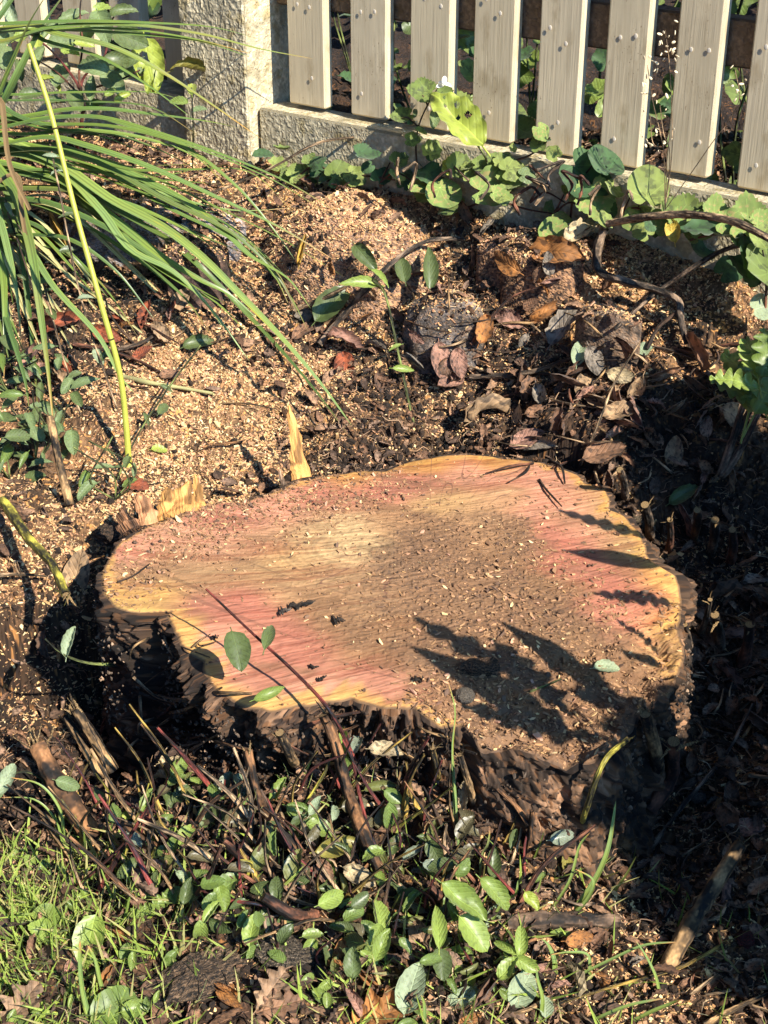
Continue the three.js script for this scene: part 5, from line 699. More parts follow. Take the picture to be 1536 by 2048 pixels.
// upright and leaning dry stalks in the tangle before the stump
for (let i = 0; i < 135; i++) { const x = rr(90, 1060), y = rr(1560, 1830), p = hit(x, y), a = rr(-1, 1), h = rr(.04, .15), q = p.clone().add(V(a * h * .9, h, rr(-.6, .5) * h)); if (inStump(p.x, p.z) < .03 || inStump(q.x, q.z) < .0) continue; const hue = pick([['straw coloured', stemM.pale], ['straw coloured', stemM.pale], ['yellowish', stemM.ylw], ['brown', stemM.brown], ['crimson', stemM.crim], ['tan', stemM.tan], ['dark', stemM.dark], ['reddish brown', stemM.redbr], ['olive', stemM.olive], ['crimson', stemM.crim]]), m = p.clone().lerp(q, .5).add(V(rr(-.015, .015), rr(-.01, .015), 0)); solo('dry_stalk', 'thin ' + hue[0] + ' stalk leaning ' + (a > 0 ? 'right' : 'left') + ' ' + where(x, y), 'stalk', tube([p, m, q], (k) => lerp(.0028, .0012, k) * (i % 5 === 0 ? 1.8 : 1), 5, 8, .2), hue[1], p, 'dry stalks in the tangle before the stump'); }
// ------------------------------------------------------------------ fallen leaves
function fallen(label, x, y, lpx, deg, m, g, o = {}) { const p = G(x, y, o.lift ?? .012), n = nrm(p.x, p.z, .03).lerp(camBack, o.cam ?? .3).addScaledVector(rndDir(), o.rnd ?? .25); const q = leaf(null, p, lpx, deg, m, g, { n, into: o.into ?? 0 }); q.name = numbered(o.name || 'fallen_leaf'); scene.add(q); return tag(q, label, 'fallen leaf', o.group); }
const D = GL.dead, FT = GL.flat;
fallen('large curled brown leaf lying directly behind the stump', 985, 825, 105, 20, deadM.tan, D[3], { lift: .03 });
fallen('pinkish brown leaf upright behind the stump, left one of a pair', 880, 722, 62, -85, deadM.pink, FT[0], { cam: .7, lift: .025 });
fallen('pinkish brown leaf upright behind the stump, right one of a pair', 917, 727, 58, -80, deadM.pink, FT[1], { cam: .7, lift: .025 });
fallen('folded rosy brown leaf below the forked branch', 690, 682, 84, -30, deadM.pink, D[0], { lift: .03 });
fallen('reddish brown leaf hanging under the folded rosy leaf', 690, 735, 74, -80, deadM.red, FT[0], { cam: .6 });
fallen('red orange curled leaf in front of the slate rock', 965, 660, 60, 70, deadM.or, D[2], { lift: .02 });
fallen('broad tan leaf dusted with sawdust right of the slate rock', 1130, 650, 96, 50, deadM.grey, D[2], { lift: .02 });
fallen('large brown leaf on the sawdust below the pale crinkled leaf', 1110, 508, 110, -15, deadM.or, D[2], { lift: .02 });
fallen('dusty rust leaf half buried near the sawdust bank', 1090, 625, 70, 30, deadM.or, D[0]);
fallen('tan oval leaf standing at the left tip of the cut face', 158, 1148, 92, 78, deadM.tan, FT[1], { cam: .7, lift: .02 });
fallen('small pale grey green leaf lying in the shade fingers on the cut face', 1212, 1335, 46, 10, leafM.p, GL.ov[0], { lift: .006, rnd: .1 });
fallen('bright orange red narrow leaf in the dark tangle left of the stubs', 222, 1438, 56, 70, deadM.red, D[1], { lift: .03 });
fallen('pale yellow toothed leaf in the tangle before the stump', 350, 1512, 50, 20, deadM.pale, D[2], { lift: .04 });
fallen('pale dead leaf caught against the bark above the shoots', 772, 1490, 66, -8, deadM.pale, D[2], { lift: .05, cam: .6 });
fallen('brown oak leaf with wavy lobes at the bottom left corner', 45, 2008, 98, 60, deadM.oak, GL.oak[0], { lift: .02, cam: .5, rnd: .1 });
fallen('brown oak leaf beside the bark chunk at the bottom', 545, 1965, 96, 55, deadM.oak, GL.oak[1], { lift: .03, cam: .4, rnd: .1 });
fallen('dark oak leaf lying below the lighter one at the bottom', 560, 2005, 84, 20, deadM.br, GL.oak[0], { lift: .015 });
fallen('large orange brown oak leaf at the bottom centre', 755, 2020, 120, 20, deadM.or, GL.oak[1], { lift: .02, cam: .4 });
fallen('curled orange leaf upright in the grass at the lower left', 218, 1950, 78, 80, deadM.or, D[1], { lift: .02, cam: .6 });
fallen('narrow orange leaf leaning on the bark chunk', 462, 1988, 76, -40, deadM.or, GL.lance[0], { lift: .02 });
fallen('fan shaped brown leaf under the large green leaves', 845, 1870, 84, 120, deadM.oak, D[2], { lift: .02, cam: .5 });
fallen('reddish leaf fragment in the grass at the lower left', 148, 1925, 42, 70, deadM.pink, FT[0]);
fallen('orange leaf between grass blades left of the bark chunk', 243, 1865, 40, -60, deadM.or, D[0]);
fallen('bright yellow crumpled leaf at the foot of the sawdust boulder', 605, 500, 58, 80, deadM.gold, D[1], { lift: .03, cam: .6 });
fallen('round yellow leaf lying at the foot of the olive stalk', 320, 900, 32, 20, leafM.y, GL.ov[2]);
fallen('grey green upright leaf standing behind the flat stone', 1155, 708, 52, 80, leafM.p, GL.ov[0], { cam: .7, lift: .02 });
fallen('flat pale olive leaf in the litter right behind the stump', 1240, 752, 54, -10, deadM.pale, FT[0]);
fallen('broad brown leaf in the shade behind the right lobe', 1205, 905, 84, 10, deadM.br, FT[0]);
fallen('dull green leaf in the shade right of the stump', 1365, 990, 62, 30, leafM.gd, GL.ov[1]);
fallen('sunlit pale brown leaf at the edge of the shade behind the stump', 1240, 825, 76, 10, deadM.tan, D[2], { lift: .02 });
fallen('orange red leaf pair left of the olive stalk', 120, 650, 80, 20, deadM.red, D[0], { lift: .02 });
fallen('rosy leaf curled below the red leaves at the left', 65, 715, 84, 70, deadM.pink, D[1], { lift: .02 });
fallen('bright orange leaf on the sawdust right of the olive stalk', 285, 708, 40, 30, deadM.red, FT[0]);
fallen('dark red leaf right of the olive stalk', 215, 670, 60, -20, deadM.red, D[2]);
fallen('brown red leaf in the sawdust behind the yellow shard', 275, 972, 60, -10, deadM.red, D[2]);
fallen('golden brown curled leaf standing inside the strap leaves', 130, 490, 100, -70, deadM.gold, D[3], { lift: .03, cam: .7 });
fallen('dark green leaf shading the sawdust right of the twig', 400, 690, 60, 20, leafM.d, GL.ov[1], { lift: .02 });
fallen('dark glossy leaf lying in front of the forked branch', 665, 612, 92, 45, leafM.d, GL.ov[0], { lift: .03, cam: .6 });
fallen('upright dark green leaf before the slate rock', 858, 545, 84, 88, leafM.d, GL.lance[0], { lift: .06, cam: .8 });
fallen('small dark leaf tilted on the sawdust below the boulder', 730, 520, 62, -50, leafM.d, GL.ov[1], { lift: .04, cam: .6 });
fallen('narrow dark leaf hanging beside the upright dark leaf', 805, 545, 52, 100, leafM.d, GL.ov[0], { lift: .04, cam: .7 });
fallen('pale grey leaf lying face down at the bottom right of the sprig', 822, 1962, 84, 78, leafM.p, GL.ov[0], { lift: .03, cam: .5, rnd: .1 });
fallen('broad pale leaf under the sprig of four leaves', 1042, 1972, 80, 60, leafM.p, GL.ov[2], { lift: .015, rnd: .1 });
fallen('small round pale leaf at the bottom right of the sprig', 1088, 2003, 46, 80, leafM.p, GL.ov[2], { lift: .02 });
fallen('torn pale green leaf lying left of the round pale leaf', 930, 1992, 80, 20, leafM.p, GL.ov[1], { lift: .012 });
fallen('pale leaf lying by the brown fan shaped leaf', 985, 1830, 44, 70, leafM.p, GL.ov[0]);
fallen('white dry leaf lying among the bronze leaves', 720, 1742, 66, -30, deadM.pale, D[2], { lift: .03 });
fallen('tan leaf against the front bark beside the split stem', 925, 1580, 50, 80, deadM.pale, FT[0], { lift: .04 });
fallen('brown leaf leaning on a stub in the shade at the lower right', 1430, 1610, 70, 60, deadM.or, D[0], { lift: .03 });
fallen('pinkish leaf lying flat in the shade at the lower right', 1490, 1652, 70, 5, deadM.pink, FT[1]);
fallen('dark curled brown leaf right of the largest green leaves', 970, 1960, 110, 60, deadM.dk, D[1], { lift: .03 });
fallen('orange leaf cut by the bottom edge of the picture', 930, 2040, 60, 30, deadM.or, FT[1], { lift: .01 });
const scat = (n, label, group, fn, ms, gs, l0 = 34, l1 = 90, o = {}) => { for (let i = 0; i < n; i++) { const [x, y] = fn(), m = pick(ms), hp = hit(x, y); if (inStump(hp.x, hp.z) < .03) continue; const g = pick(gs), l = rr(l0, l1), hue = Object.keys(deadM).find((k) => deadM[k] === m), nm = { br: 'brown', dk: 'dark brown', tan: 'tan', pink: 'pinkish brown', red: 'rust red', or: 'orange brown', grey: 'grey brown', pale: 'pale', oak: 'brown', gold: 'golden' }[hue]; fallen((l > 66 ? 'large ' : l < 42 ? 'small ' : '') + nm + (GL.dead.indexOf(g) >= 0 ? ['', ' curled', ' crumpled', ' rolled', ' arched', ' folded'][GL.dead.indexOf(g)] : ' flat') + ' dead leaf ' + where(x, y), x, y, l, rr(0, 360), m, g, { group, rnd: .6, lift: rr(.006, .03), ...o }); } };
const inBox = (a, b, c, d) => () => [rr(a, c), rr(b, d)];
const { br, dk, tan, pink, red, or, grey, pale } = deadM;
scat(52, 'curled brown dead leaf in the shaded litter behind the right of the stump', 'dead leaves behind the right of the stump', inBox(1030, 690, 1530, 960), [br, br, dk, grey, pink, tan, tan], [...D, ...FT], 36, 84);
scat(26, 'dead leaf in the litter between the boulder and the stump', 'dead leaves between the boulder and the stump', inBox(600, 520, 1120, 780), [br, dk, grey, pink, or, tan], [...D, ...FT], 28, 62);
scat(28, 'dead leaf in the deep shade right of the stump', 'dead leaves in the deep shade at the right', inBox(1360, 960, 1530, 1640), [br, dk, dk, grey, pink], [...D, ...FT], 34, 84);
scat(48, 'dead leaf in the tangle of stubs before the stump', 'dead leaves in the tangle before the stump', inBox(220, 1450, 1030, 1830), [br, tan, pink, tan, or, grey, pale], [...D, ...FT], 30, 66);
scat(24, 'dead leaf in the lawn and litter along the bottom', 'dead leaves along the bottom', inBox(300, 1830, 1150, 2046), [br, tan, or, dk, pink, pale], [...D, ...FT], 30, 76);
scat(10, 'dead leaf on the shaded sawdust at the lower right', 'dead leaves at the lower right', inBox(1150, 1620, 1530, 2046), [br, dk, pink, grey, or], [...D, ...FT], 28, 60);
scat(20, 'rust coloured dead leaf on the ground under the strap leaves', 'dead leaves under the strap leaves', inBox(4, 480, 420, 760), [red, or, br, dk, pink, tan], [...D, ...FT], 30, 66);
scat(8, 'dead leaf scrap at the back left of the stump', 'dead leaf scraps at the back left', inBox(4, 860, 330, 1180), [br, dk, tan, or], [...D, ...FT], 28, 56);
scat(12, 'dry leaf among the vines along the fence foot', 'dry leaves along the fence foot', inBox(560, 350, 1530, 460), [br, dk, tan, grey], [...D], 26, 54);
scat(8, 'black rotten leaf in the dark hollow left of the stump', 'rotten leaves in the dark hollow', inBox(20, 1280, 380, 1500), [dk, dk, br], D, 30, 60);
// odd bits on the cut face, pebbles and chunks
function lump(name, label, cat, x, y, wpx, hpx, m, seed, o = {}) { const p = G(x, y, 0), d = toPx(p)[2], a = wpx / F * d / 2, g = new THREE.IcosahedronGeometry(1, 4), ps = g.attributes.position; for (let i = 0; i < ps.count; i++) { const v = V().fromBufferAttribute(ps, i), k = 1 + (o.amp ?? 1.1) * (fbm(v.x * 1.6 + seed * 7, v.y * 1.6 + v.z * 2.1 + seed, 4) - .5) + .12 * (vn(v.x * 7 + seed, v.z * 7 + v.y * 5) - .5); ps.setXYZ(i, v.x * k * a, v.y * k * (o.h ?? .45) * a, v.z * k * (o.z ?? 1) * a); } g.rotateY(o.turn ?? 0); g.computeVertexNormals(); p.y += (o.h ?? .45) * a * .5; g.translate(p.x, p.y, p.z); return solo(name, label, cat, g, m, p, o.group); }
function flake(label, cat, x, y, wpx, hpx, m, seed) { const a = G(x - wpx / 2, y + hpx * .1, .002), b = G(x + wpx / 2, y - hpx * .1, .004), d = toPx(a)[2]; a.y += .003; b.y += .005; const g = shard(a, b, hpx / F * d * 1.5, .0035, seed * 1.7, .9, V(0, -1, 0)); solo('bark_fragment', label, cat, g, m, a); }
const crumbM = SM(.10, .07, .05), greyStone = rockM(.6, .56, .5, .1);
flake('largest black bark fragment lying on the cut face', 'bark fragment', 605, 1212, 54, 20, crumbM, 1, { z: .6, h: .25 });
flake('black bark fragment touching the left of the largest one', 'bark fragment', 572, 1226, 26, 20, SM(.2, .17, .15), 2, { z: .8, h: .3 });
flake('black bark fragment right of the largest one', 'bark fragment', 680, 1245, 22, 20, crumbM, 3, { h: .4 });
flake('small dark bark crumb near the crimson shoot', 'bark fragment', 432, 1278, 14, 10, crumbM, 4);
flake('pair of dark crumbs near the front rim of the cut face', 'bark fragment', 628, 1336, 20, 10, crumbM, 5, { z: .5 });
flake('dark crumb with pale flakes above the front rim', 'bark fragment', 645, 1360, 20, 10, crumbM, 6, { z: .5 });
flake('dark crumb at the end of the pink wood by the front rim', 'bark fragment', 838, 1362, 20, 14, crumbM, 7);
lump('pebble', 'pale round pebble at the front rim of the stump', 'pebble', 930, 1398, 40, 36, greyStone, 8, { amp: .2, h: .8 });
lump('pebble', 'pale disc of cut stem beside the right lobe of the stump', 'pebble', 1262, 1038, 42, 22, SM(.5, .4, .28), 9, { amp: .15, h: .3 });
lump('pebble', 'rounded grey pebble in the deep shade at the right', 'pebble', 1395, 1600, 34, 30, greyStone, 10, { amp: .2, h: .8 });
lump('pebble', 'pinkish round pebble under the strap leaves', 'pebble', 112, 508, 22, 22, rockM(.72, .55, .5, 0), 11, { amp: .15, h: .9 });
lump('wood_chunk', 'dark weathered chunk of bark in the grass at the bottom', 'bark chunk', 400, 1965, 190, 90, SM(.30, .21, .14), 12, { h: .3, z: .55, turn: .5 });
lump('wood_chunk', 'grey brown flat chunk of bark beside the oak leaf', 'bark chunk', 575, 1905, 130, 70, SM(.36, .30, .23), 13, { h: .2, z: .7, turn: -.2 });
lump('wood_chunk', 'small dark bark chunk among grass near the oak leaf', 'bark chunk', 318, 2000, 60, 60, SM(.16, .12, .1), 14, { h: .5 });
lump('soil_clod', 'dark soil clod at the back left corner of the stump', 'clod', 235, 1075, 90, 40, SM(.22, .15, .11), 15, { h: .4, z: .5, amp: .9 });
lump('soil_clod', 'crumbly clod on the near right rim of the stump', 'clod', 962, 1342, 76, 40, SM(.42, .25, .15), 16, { h: .45, z: .6, amp: .9 });
lump('soil_clod', 'dark red clod in the shade at the lower right edge', 'clod', 1490, 1885, 40, 40, SM(.3, .03, .04), 17, { h: .7, amp: .6 });

// ------------------------------------------------------------------ plants at the right
function acanthus(name, label, base, spec, stemsFrom) { const t = thing(name, label, 'plant', base); for (const [tip, L, dir, n, m] of spec) { const g = pick(GL.acan), q = new THREE.Mesh(g, m || pick([leafM.g, leafM.g2, leafM.g])); q.name = 'leaf'; pose(q, tip.clone().sub(base), dir, n, L); t.add(q); if (stemsFrom) part(t, 'stem', tube([base.clone().add(V(rr(-.03, .03), 0, rr(-.03, .03))), base.clone().lerp(tip, .5).add(V(0, .04, 0)), tip], (k) => .007 * (1 - .6 * k), 6), pick([stemM.gstem, stemM.olive])); } return t; }
{ const b = hit(1440, 950), D0 = toPx(b)[2], t = thing('lobed_plant', 'upright plant with deeply cut bright green leaves at the right edge', 'plant', b); const A = (x, y, d) => atd(x, y, D0 - .02 + d);
  for (const s of [[[1445, 940], [1462, 890], [1480, 830], [1495, 790]], [[1450, 945], [1480, 900], [1510, 840], [1530, 800]], [[1445, 940], [1465, 880], [1500, 820], [1520, 770]]]) part(t, 'stem', tube([b, ...s.map(([x, y], i) => A(x, y, -.02 * i))], (q) => .0085 * (1 - .45 * q), 8), stemM.grey);
  [[1485, 750, 125, 105, 'lg'], [1515, 745, 140, 75, 'g2'], [1480, 790, 110, 150, 'g'], [1535, 770, 130, 60, 'g2'], [1505, 715, 110, 95, 'lg'], [1530, 700, 120, 80, 'g'], [1470, 765, 90, 165, 'lg']].forEach(([x, y, l, d, k], i) => leaf(t, A(x, y, -.08 - .02 * i), l, d, leafM[k], GL.acan[i % 2], { cam: .7, up: .5, rnd: .25 })); }
{ // leafy shrub beside the stump whose leaves shade the right of the scene
  const b = V(1.15, .03, 1.25), t = thing('spiky_shrub', 'tall shrub with cut leaves standing right of the stump', 'shrub', b);
  const polys = [[[1280, 870], [1360, 820], [1440, 790], [1450, 870], [1536, 900], [1536, 1420], [1395, 1400], [1400, 1290], [1390, 1200], [1380, 1130], [1350, 1080], [1310, 1000], [1270, 920]], [[1210, 1450], [1280, 1400], [1370, 1400], [1536, 1400], [1536, 1850], [1420, 1770], [1290, 1650], [1130, 1650], [1190, 1560]], [[1200, 1560], [1536, 1560], [1536, 2000], [1450, 1960], [1380, 1880], [1280, 1800]]];
  const inside = (P, x, y) => { let c = false; for (let i = 0, j = P.length - 1; i < P.length; j = i++) if ((P[i][1] > y) !== (P[j][1] > y) && x < (P[j][0] - P[i][0]) * (y - P[i][1]) / (P[j][1] - P[i][1]) + P[i][0]) c = !c; return c; };
  const hubs = []; const put = (p, L, d, n, g, m) => { const q = new THREE.Mesh(g, m); q.name = 'leaf'; pose(q, p.clone().sub(b), d, n, L); t.add(q); };
  const outFrame = (p) => { const [x, y, d] = toPx(p); return d < .1 || x > 1640 || y < -100 || y > 2150; };
  const cast = (x, y, L, sd) => { const p = hit(x, y); for (let k = 0; k < 30; k++) { const c = p.clone().addScaledVector(SUN, rr(.35, 1.15)); if (!outFrame(c) || c.y < .12) continue; if (!outFrame(c.clone().add(V(-L * .8, 0, 0)))) continue; const n = SUN.clone().multiplyScalar(.9).addScaledVector(rndDir(), .55), d = rndDir(); put(c.clone().addScaledVector(d, -L * .4), L, d, n, pick([GL.acan[0], GL.acan[1], GL.heart[0], GL.heart[1]]), pick([leafM.g, leafM.d, leafM.g2])); hubs.push(c); return; } };
  const dens = [190, 140, 36];
  polys.forEach((P, i) => { let n = 0, guard = 0; const xs = P.map((q) => q[0]), ys = P.map((q) => q[1]); while (n < dens[i] && guard++ < 5000) { const x = rr(Math.min(...xs), Math.max(...xs)), y = rr(Math.min(...ys), Math.max(...ys)); if (inside(P, Math.min(1535, x), y)) { cast(Math.min(1534, x), y, rr(.07, .135)); n++; } } });
  // leaf tips that reach over the cut face
  for (const [x0, y0, x1, y1, w] of [[1290, 1070, 1175, 1035, 1], [1310, 1130, 1170, 1112, 1], [1350, 1200, 1220, 1190, 1.2], [1360, 1320, 1275, 1302, .8], [1130, 1395, 945, 1288, 1], [1060, 1350, 960, 1300, 1], [1240, 1380, 1100, 1290, .9], [1140, 1450, 935, 1345, 1], [1200, 1470, 1000, 1420, 1], [1160, 1420, 1040, 1330, 1], [1350, 1290, 1280, 1255, .5]]) {
    const a = aty(x0, y0, TOP), c = aty(x1, y1, TOP), s = 1.0 + .12 * vn(x0, y0); let k = .5; for (; k < 1.6; k += .03) if (outFrame(a.clone().addScaledVector(SUN, k).add(V(-.02, 0, 0))) && outFrame(c.clone().addScaledVector(SUN, k))) break;
    const A = a.clone().addScaledVector(SUN, k), C = c.clone().addScaledVector(SUN, k), d = C.clone().sub(A); put(A.clone().addScaledVector(d, -.1), d.length() * 1.12, d, SUN.clone().addScaledVector(rndDir(), .1), [GL.finger[0], GL.lance[0], GL.finger[1]][(x0 + y0) % 3], leafM.g); hubs.push(A); }
  for (let i = 0; i < 26; i++) { const h = hubs[Math.floor(i / 26 * hubs.length)], m = b.clone().lerp(h, .5).add(V(rr(.0, .1), .12, rr(-.05, .05))); const P = [b.clone().add(V(rr(-.06, .06), -.02, rr(-.06, .06))), m, h]; if (outFrame(m)) part(t, 'stem', tube(P, (q) => .008 * (1 - .6 * q), 6), stemM.gstem); }
}

// ------------------------------------------------------------------ grass, tufts and lawn weeds
const bladeGeo = [0, 1, 2, 3].map((s) => { const r = rng(s + 5), bend = .04 + r() * .22; return ribbon([V(0, 0, 0), V(0, .5, bend * .2), V(0, 1, bend)], (q) => .062 * Math.pow(1 - q, .6), .12, 5, .25, V(0, .2, 1)); });
const grassM = mat({ color: lin(1, 1, 1), map: strapTex, roughness: .85, transmission: .32, thickness: 0 });
const grassMask = mask([[60, 1720, .9], [200, 1720, .7], [100, 1850, 1], [250, 1830, .9], [100, 1960, 1], [250, 1950, .8], [350, 1850, .7], [420, 1900, .35], [200, 2030, .8], [60, 2030, .7], [380, 1740, .3], [400, 1980, .05], [550, 1900, .25], [550, 1960, .05], [700, 1950, .35], [650, 1880, .3], [850, 1980, .4], [950, 1990, .4], [1050, 1950, .35], [1100, 1850, .25], [1000, 1880, .3], [1200, 1990, .12], [1350, 1960, .02], [1450, 2020, .12], [1250, 1850, .03], [800, 1800, .08], [600, 1750, .1], [400, 1600, 0], [200, 1600, 0], [1000, 1650, .02], [1400, 1700, 0], [60, 1610, 0]], .06);
function inst(name, label, cat, geos, m, n, gen) { // countless small things: one object
  const out = []; geos.forEach((g, gi) => { const im = new THREE.InstancedMesh(g, m, Math.ceil(n / geos.length)); let k = 0; const o = new THREE.Object3D(), c = new THREE.Color(); for (let i = 0, guard = 0; k < im.count && guard < im.count * 14; guard++) { const r = gen(o, c); if (!r) continue; o.updateMatrix(); im.setMatrixAt(k, o.matrix); im.setColorAt(k, c); k++; } im.count = k; out.push(im); });
  const root = out.length === 1 ? out[0] : new THREE.Group(); if (out.length > 1) out.forEach((q) => { q.name = name.replace(/s$/, '') + '_mass'; q.userData.kind = 'stuff'; root.add(q); });
  root.name = numbered(name); tag(root, label, cat, null, 'stuff'); scene.add(root); return root;
}
inst('grass', 'short bright green lawn grass at the bottom left', 'grass', bladeGeo, grassM, 5600, (o, c) => { const x = rr(-.75, .75), z = rr(.75, 1.45); if (R() > grassMask(x, z) * (.3 + .9 * fbm(x * 9, z * 9, 2) + .3)) return false; const L = rr(.022, .066); o.position.set(x, H(x, z) - .002, z); o.rotation.set(rr(-1.15, 1.15), rr(0, 6.28), rr(-1.0, 1.0), 'YXZ'); o.scale.set(L * rr(.8, 1.5), L, L); const k = R(); c.setRGB(...(k < .26 ? [.72, .56, .27] : k < .55 ? [.54, .60, .10] : k < .8 ? [.36, .44, .07] : [.64, .67, .17])); return true; });
function tuft(label, blades) { const b = hit(blades[0][0][0], blades[0][0][1]), t = thing('grass_tuft', label, 'grass tuft', b); for (const [p0, ...rest] of blades) { const w = rest.pop(), P = [hit(...p0)], d0 = toPx(P[0])[2]; rest.forEach(([x, y], i) => P.push(atd(x, y, d0 - .01 * (i + 1)))); part(t, 'blade', ribbon(P, (q) => w / F * d0 * Math.pow(1 - q, .4) * (.8 + .2 * q), .35, 16, .5), strapM[3]); } return t; }
tuft('tall curved grass blades standing in the shade right of the shoots', [[[1150, 1820], [1190, 1760], [1215, 1700], [1232, 1600], 15], [[1150, 1830], [1180, 1790], [1185, 1760], [1150, 1738], 10], [[1110, 1810], [1140, 1760], [1160, 1690], [1180, 1665], 8]]);
tuft('grass blades below the rough grey stick', [[[1110, 1950], [1108, 1920], [1095, 1890], [1082, 1878], 14], [[1180, 1950], [1175, 1910], [1140, 1905], [1100, 1910], 9], [[1140, 1960], [1220, 1920], [1290, 1890], [1355, 1884], 8], [[1320, 1990], [1310, 1950], [1290, 1910], [1270, 1880], 9]]);
tuft('pair of long grass blades at the bottom left', [[[180, 2040], [165, 1980], [160, 1930], [160, 1880], 13], [[210, 2000], [200, 1960], [190, 1920], [175, 1890], 11]]);
tuft('bright grass blades at the bottom right of the pale leaves', [[[1260, 2046], [1300, 2025], [1340, 2008], [1360, 2000], 11], [[1180, 2046], [1210, 2030], [1260, 2010], [1330, 1996], 10], [[1080, 2046], [1085, 2000], [1075, 1960], [1072, 1935], 11], [[850, 2046], [848, 2010], [842, 1990], 10]]);
tuft('thin grass blades among the shoots on the right', [[[980, 1850], [1010, 1800], [1030, 1790], [1036, 1760], 9], [[960, 1760], [965, 1710], [975, 1690], [980, 1660], 8], [[780, 1840], [810, 1810], [850, 1780], [862, 1775], 7]]);
tuft('thin pale grass stalk rising across the front rim of the stump', [[[918, 1700], [912, 1600], [905, 1490], [912, 1440], 6], [[912, 1700], [905, 1500], [910, 1420], [895, 1360], 5]]);
tuft('two thin green stems arching at the far left of the lawn', [[[130, 1700], [120, 1620], [80, 1570], [20, 1555], 8], [[115, 1690], [110, 1640], [70, 1600], [0, 1595], 7]]);
function weed(label, stem, leaves) { const b = hit(...stem[0]), t = thing('lawn_weed', label, 'weed', b), P = stem.map(([x, y, l]) => G(x, y, l || 0)); part(t, 'stem', tube(P, .0022, 6), stemM.gstem); for (const [x, y, l, d, k, g, lift] of leaves) leaf(t, G(x, y, lift ?? .02), l, d, leafM[k] || palmM[k], g, { rnd: .2 }); }
weed('broad light green weed leaf on a curved stalk in the lawn', [[140, 1695, .01], [170, 1745, .03], [182, 1790, .03], [188, 1830, .02]], [[190, 1866, 96, -92, 'lg', GL.ov[2], .035]]);
weed('dark green broad leaf flat in the grass at the bottom left', [[225, 2030], [230, 2015, .01]], [[245, 1998, 84, 70, 'g', Rg[0], .02], [275, 2010, 50, 10, 'g2', GL.ov[2], .015]]);
weed('small round leaved weed in the lawn left of the broad leaf', [[100, 1840], [105, 1825, .02]], [[112, 1822, 50, 20, 'g2', Rg[0], .03], [88, 1845, 40, 160, 'lg', Sg[0], .03], [125, 1840, 34, -40, 'g', Sg[1], .02]]);
weed('feathery green weed leaves near the middle of the lawn edge', [[300, 1810], [310, 1790, .02]], [[300, 1775, 56, 140, 'lg', GL.acan[0], .03], [330, 1790, 56, 30, 'g2', GL.acan[1], .03], [290, 1810, 50, 200, 'g2', GL.acan[0], .03], [315, 1750, 44, 80, 'd', GL.lance[0], .03]]);
for (let i = 0; i < 26; i++) { const [x, y] = i < 16 ? [rr(10, 420), rr(1700, 2040)] : [rr(600, 1150), rr(1860, 2040)]; weed('tiny green weed seedling ' + where(x, y), [[x, y], [x + 4, y - 10, .02]], [0, 1, 2].map(() => [x + rr(-20, 20), y + rr(-20, 10), rr(18, 34), rr(0, 360), pick(['lg', 'g2', 'g']), pick(GL.ov), rr(.01, .03)])); const t = scene.children[scene.children.length - 1]; t.userData.group = 'tiny weed seedlings'; }

// ------------------------------------------------------------------ sawdust chips, soil crumbs and litter (nobody could count them)
function chipG(seed) { const r = rng(seed), m = new MB(), n = 5; const P = []; for (let i = 0; i < n; i++) { const a = i / n * 6.28 + r() * .7, q = .35 + r() * .3; P.push([Math.cos(a) * q * 1.25, (r() - .5) * .35, Math.sin(a) * q * .7]); } const t = P.map((p) => m.v(p[0], p[1] + .09, p[2])), b = P.map((p) => m.v(p[0] * .9, p[1] - .09, p[2] * .9)); for (let i = 1; i < n - 1; i++) { m.t(t[0], t[i + 1], t[i]); m.t(b[0], b[i], b[i + 1]); } for (let i = 0; i < n; i++) { const j = (i + 1) % n; m.q(t[i], t[j], b[j], b[i]); } const g = m.geo().toNonIndexed(); g.computeVertexNormals(); return g; }
const chipM = mat({ color: lin(1, 1, 1), roughness: .85 });
const chipCols = [[.66, .43, .19], [.73, .51, .24], [.60, .35, .15], [.52, .28, .12], [.80, .60, .32], [.56, .30, .17], [.42, .22, .11], [.34, .18, .09]];
const setFlat = (o, x, z, y, s, tilt = .9) => { o.position.set(x, y, z); o.rotation.set(rr(-tilt, tilt), rr(0, 6.28), rr(-tilt, tilt)); o.scale.set(s * rr(.7, 1.6), s * rr(.5, 1), s * rr(.6, 1.1)); };
const inView = (p) => { const [x, y] = toPx(p); return x > -160 && x < 1700 && y > 200 && y < 2120; }; const tp = V();
const chipsGen = (s0, s1, pw, thr) => (o, c) => { const x = rr(-1.3, 1.25), z = rr(-1.35, 1.4); if (inStump(x, z) < .004) return false; const k = chipMask(x, z) + (fbm(x * 6, z * 6, 4) - .5) * 1.3; if (R() > Math.pow(clamp(k), pw) + thr) return false; const y = surf(x, z); if (!inView(tp.set(x, y, z))) return false; const s = lerp(s0, s1, Math.pow(R(), 2.4)); setFlat(o, x, z, y + s * .12, s); const q = pick(chipCols), f = rr(.75, 1.12); c.setRGB(q[0] * f, q[1] * f, q[2] * f); return true; };
inst('wood_chips', 'orange and cream chainsaw chips strewn over the soil behind the stump', 'wood chips', [1, 2, 3, 4].map(chipG), chipM, 150000, chipsGen(.0022, .0085, 1.3, .015));
inst('wood_flakes', 'larger pale chainsaw flakes strewn over the soil', 'wood chips', [5, 6].map(chipG), chipM, 3200, chipsGen(.008, .017, 1, .04));
